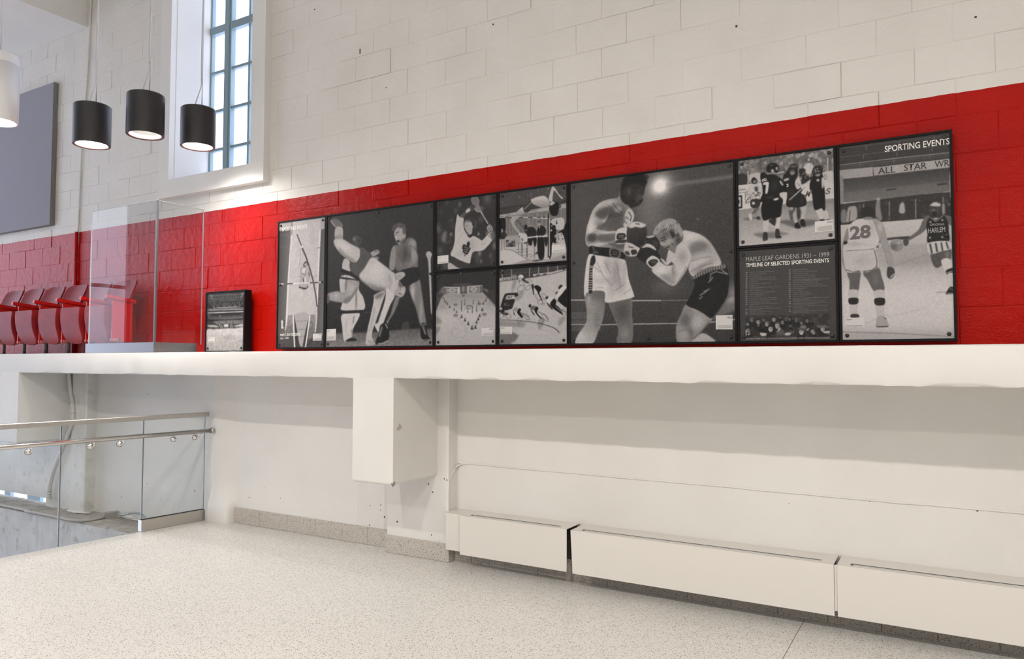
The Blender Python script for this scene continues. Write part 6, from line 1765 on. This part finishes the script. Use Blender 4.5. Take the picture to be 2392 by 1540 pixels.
def draw_arena(A):
    p, s, l = A.poly, A.sh, A.line
    p(56, '-10,60 1300,0 1300,1600 -10,1600', 0); A.last = None
    p(70, '160,180 1020,110 1010,340 160,400', 3, a=.6); A.noise('150,120 1030,80 1010,520 140,560', 8, 10)
    for P, v, w_ in (('200,170 600,140 1000,100', 120, 12), ('220,215 960,165', 110, 12), ('160,290 560,270 1020,225', 100, 9), ('200,200 280,290', 150, 12), ('1030,90 920,240', 160, 12), ('930,170 990,140', 170, 14), ('210,190 250,220', 160, 14), ('420,330 840,300', 84, 22)): l(v, P, w_, 1.5, .8)
    p(42, '150,380 1015,320 1015,480 150,500', 3, a=.6)
    l(96, '290,490 310,390', 8, 1)
    for x in (300, 412, 530, 650, 765, 885): l(118, [(x, 372 - (x - 300) * .05), (x, 478 - (x - 300) * .04)], 10, 1)
    for a_, b_ in (((220, 390), (300, 480)), ((320, 385), (395, 470)), ((445, 375), (515, 460)), ((545, 460), (620, 370)), ((560, 375), (640, 455)), ((665, 450), (745, 360)), ((790, 450), (855, 350)), ((905, 440), (970, 350))): l(124, [a_, b_], 8, 1)
    for P, v, w_ in (('280,492 890,462', 172, 12), ('165,525 1015,485', 96, 24), ('170,550 1015,520', 130, 28), ('150,612 1015,576', 186, 20), ('150,560 1015,540', 48, 8), ('155,500 150,610', 110, 8)): l(v, P, w_, 1)
    p(78, '300,660 900,640 890,740 320,760', 3, grad=(600, 650, 64, 600, 750, 92)); p(40, '140,630 1012,600 1010,660 140,680', 3, a=.7); s(432, 676, 10, 10, 110, False); s(760, 652, 8, 8, 60, False)
    for P in ('140,650 230,680', '160,715 250,750', '930,640 1010,620', '915,730 975,700'): l(132, P, 16, 3, .8)
    p(36, '140,760 320,770 900,750 1005,740 1000,800 140,820', 4, a=.8)
    p(102, '320,800 900,776 860,860 330,880', 2); A.noise('320,800 900,776 860,860 330,880', 7, 3)
    for x in (415, 575, 738): l(46, [(x, 790), (x, 865)], 10, 1)
    p(96, '900,790 1004,760 1002,850 880,880', 2); p(56, '140,810 320,840 330,890 200,890', 3)
    p(150, '145,895 300,890 410,925 420,940 210,942', 1.5); p(160, '740,925 870,880 1002,860 1000,900 960,930', 1.5); p(64, '170,950 420,945 420,975 150,990', 2); p(64, '760,935 980,930 980,960 760,960', 2); l(150, '345,930 345,980', 14, 1); l(120, '250,960 250,1000', 8, 1)
    p(54, '428,880 530,880 530,965 428,965', 1.5); p(104, '440,890 510,890 510,955 440,955', 1.5); p(54, '640,870 740,870 740,960 640,960', 1.5); p(104, '665,890 735,890 735,950 665,950', 1.5); p(178, '538,878 622,874 622,935 538,938', 1); p(84, '530,940 630,936 630,970 530,972', 1.5); s(418, 888, 10, 12, 130, False); l(180, '672,880 706,876', 12, 1.5); s(818, 950, 10, 10, 90, False)
    p(162, '120,1022 300,990 560,968 800,966 1002,978 1000,1500 100,1500', 2, grad=(560, 980, 176, 560, 1400, 150)); A.noise('120,1022 560,968 1002,978 1000,1500 100,1500', 9, 14); A.noise('120,1022 560,968 1002,978 1000,1500 100,1500', 7, 5)
    l(190, '870,1080 998,1090', 18, 3, .8); s(620, 1180, 120, 40, -18, False)
    return [lambda a, q: caption(a, q, '163,1180 320,1174 318,1298 158,1304', None, False, 3)]

BX = [-5.540, -4.905, -3.664, -3.047, -2.4225, -1.187, -0.569, 0.053]
ZB, ZM, ZT = 1.724, 2.347, 2.955
ZR = 2.352
G = 'panels of the black framed sporting events display'
poster('framed_poster', BX[0], BX[1], ZB, ZT, 'tall narrow black framed print of a pole vaulter, leftmost panel of the long display', (640, 500), 4.669, 270, 150, draw_vault, corner_bolts(BX[0], BX[1], ZB, ZT, mids='lr'), G)
poster('framed_poster', BX[1], BX[2], ZB, ZT, 'large square black framed print of wrestlers mid throw', (755, 460), 4.163, 240, 56, draw_wrestling, corner_bolts(BX[1], BX[2], ZB, ZT, mids='tbr'), G)
poster('framed_poster', BX[2], BX[3], ZM, ZT, 'small black framed print of a player in a leaf jersey holding a lacrosse stick', (1010, 440), 7.51, 310, 56, draw_lacrosse, corner_bolts(BX[2], BX[3], ZM, ZT), G)
poster('framed_poster', BX[2], BX[3], ZB, ZM, 'small black framed print of a skating show on pale ice seen from above', (1005, 620), 7.9, 310, 56, draw_ice, corner_bolts(BX[2], BX[3], ZB, ZM), G)
poster('framed_poster', BX[3], BX[4], ZM, ZT, 'small black framed print of a high jumper arching over a bar', (1158, 420), 7.164, 330, 72, draw_jump, corner_bolts(BX[3], BX[4], ZM, ZT), G)
poster('framed_poster', BX[3], BX[4], ZB, ZM, 'small black framed print of cyclists racing on a banked track', (1155, 605), 7.51, 330, 160, draw_cycling, corner_bolts(BX[3], BX[4], ZB, ZM), G)
poster('framed_poster', BX[4], BX[5], ZB, ZT, 'large square black framed print of two boxers fighting', (1322, 360), 3.422, 320, 62, draw_boxing, corner_bolts(BX[4], BX[5], ZB, ZT, mids='lrtb'), G)
poster('framed_poster', BX[5], BX[6], ZR, ZT, 'black framed print of players in dark uniforms gathered on a court', (1715, 335), 6.04, 390, 98, draw_team, corner_bolts(BX[5], BX[6], ZR, ZT), G)
poster('framed_poster', BX[5], BX[6], ZB, ZR, 'dark grey framed timeline panel with two columns of small text above a crowd picture', (1715, 560), 6.284, 420, 66, draw_timeline, corner_bolts(BX[5], BX[6], ZB, ZR), G)
poster('framed_poster', BX[6], BX[7], ZB, ZT, 'tall black framed print of two basketball players, rightmost panel of the long display', (1955, 290), 2.99, 400, 160, draw_basket, corner_bolts(BX[6], BX[7], ZB, ZT, mids='lr'), G)

# small framed print standing on the ledge
def small_frame():
    X0, X1, Z0, Z1, y = -6.533, -5.936, LZ + 0.002, 2.315, 4.88
    r = empty('framed_photograph', ((X0 + X1) / 2, y + 0.03, Z0))
    tag(r, 'small square black box frame with an empty arena photograph standing on the ledge', 'picture frame')
    fw = 0.020
    for (a, b, c, d_) in ((X0, X0 + fw, Z0, Z1), (X1 - fw, X1, Z0, Z1), (X0 + fw, X1 - fw, Z1 - fw, Z1), (X0 + fw, X1 - fw, Z0, Z0 + fw)):
        box('frame_bar', (a, b, y, y + 0.085, c, d_), MAT['black'], r, bevel=0.0015)
    box('backing', (X0 + fw, X1 - fw, y + 0.0085, y + 0.02, Z0 + fw, Z1 - fw), MAT['black'], r)
    art = Art(X0 + fw, X1 - fw, Z0 + fw, Z1 - fw, y + 0.007, (470, 670), 9.93, 260, 56)
    marks = draw_arena(art)
    pr = add('print', print_mesh(art, art.finish()), None, r)
    for f in marks: f(art, pr)
    for bx_, bz_ in ((X0 + 0.045, Z0 + 0.045), (X1 - 0.045, Z0 + 0.045)):
        b_ = add('bolt', BOLT, MAT['bolt'], r, True)
        b_.location = (bx_ - r.location.x, y + 0.007 - r.location.y, bz_ - r.location.z)
small_frame()
bpy.context.view_layer.update()
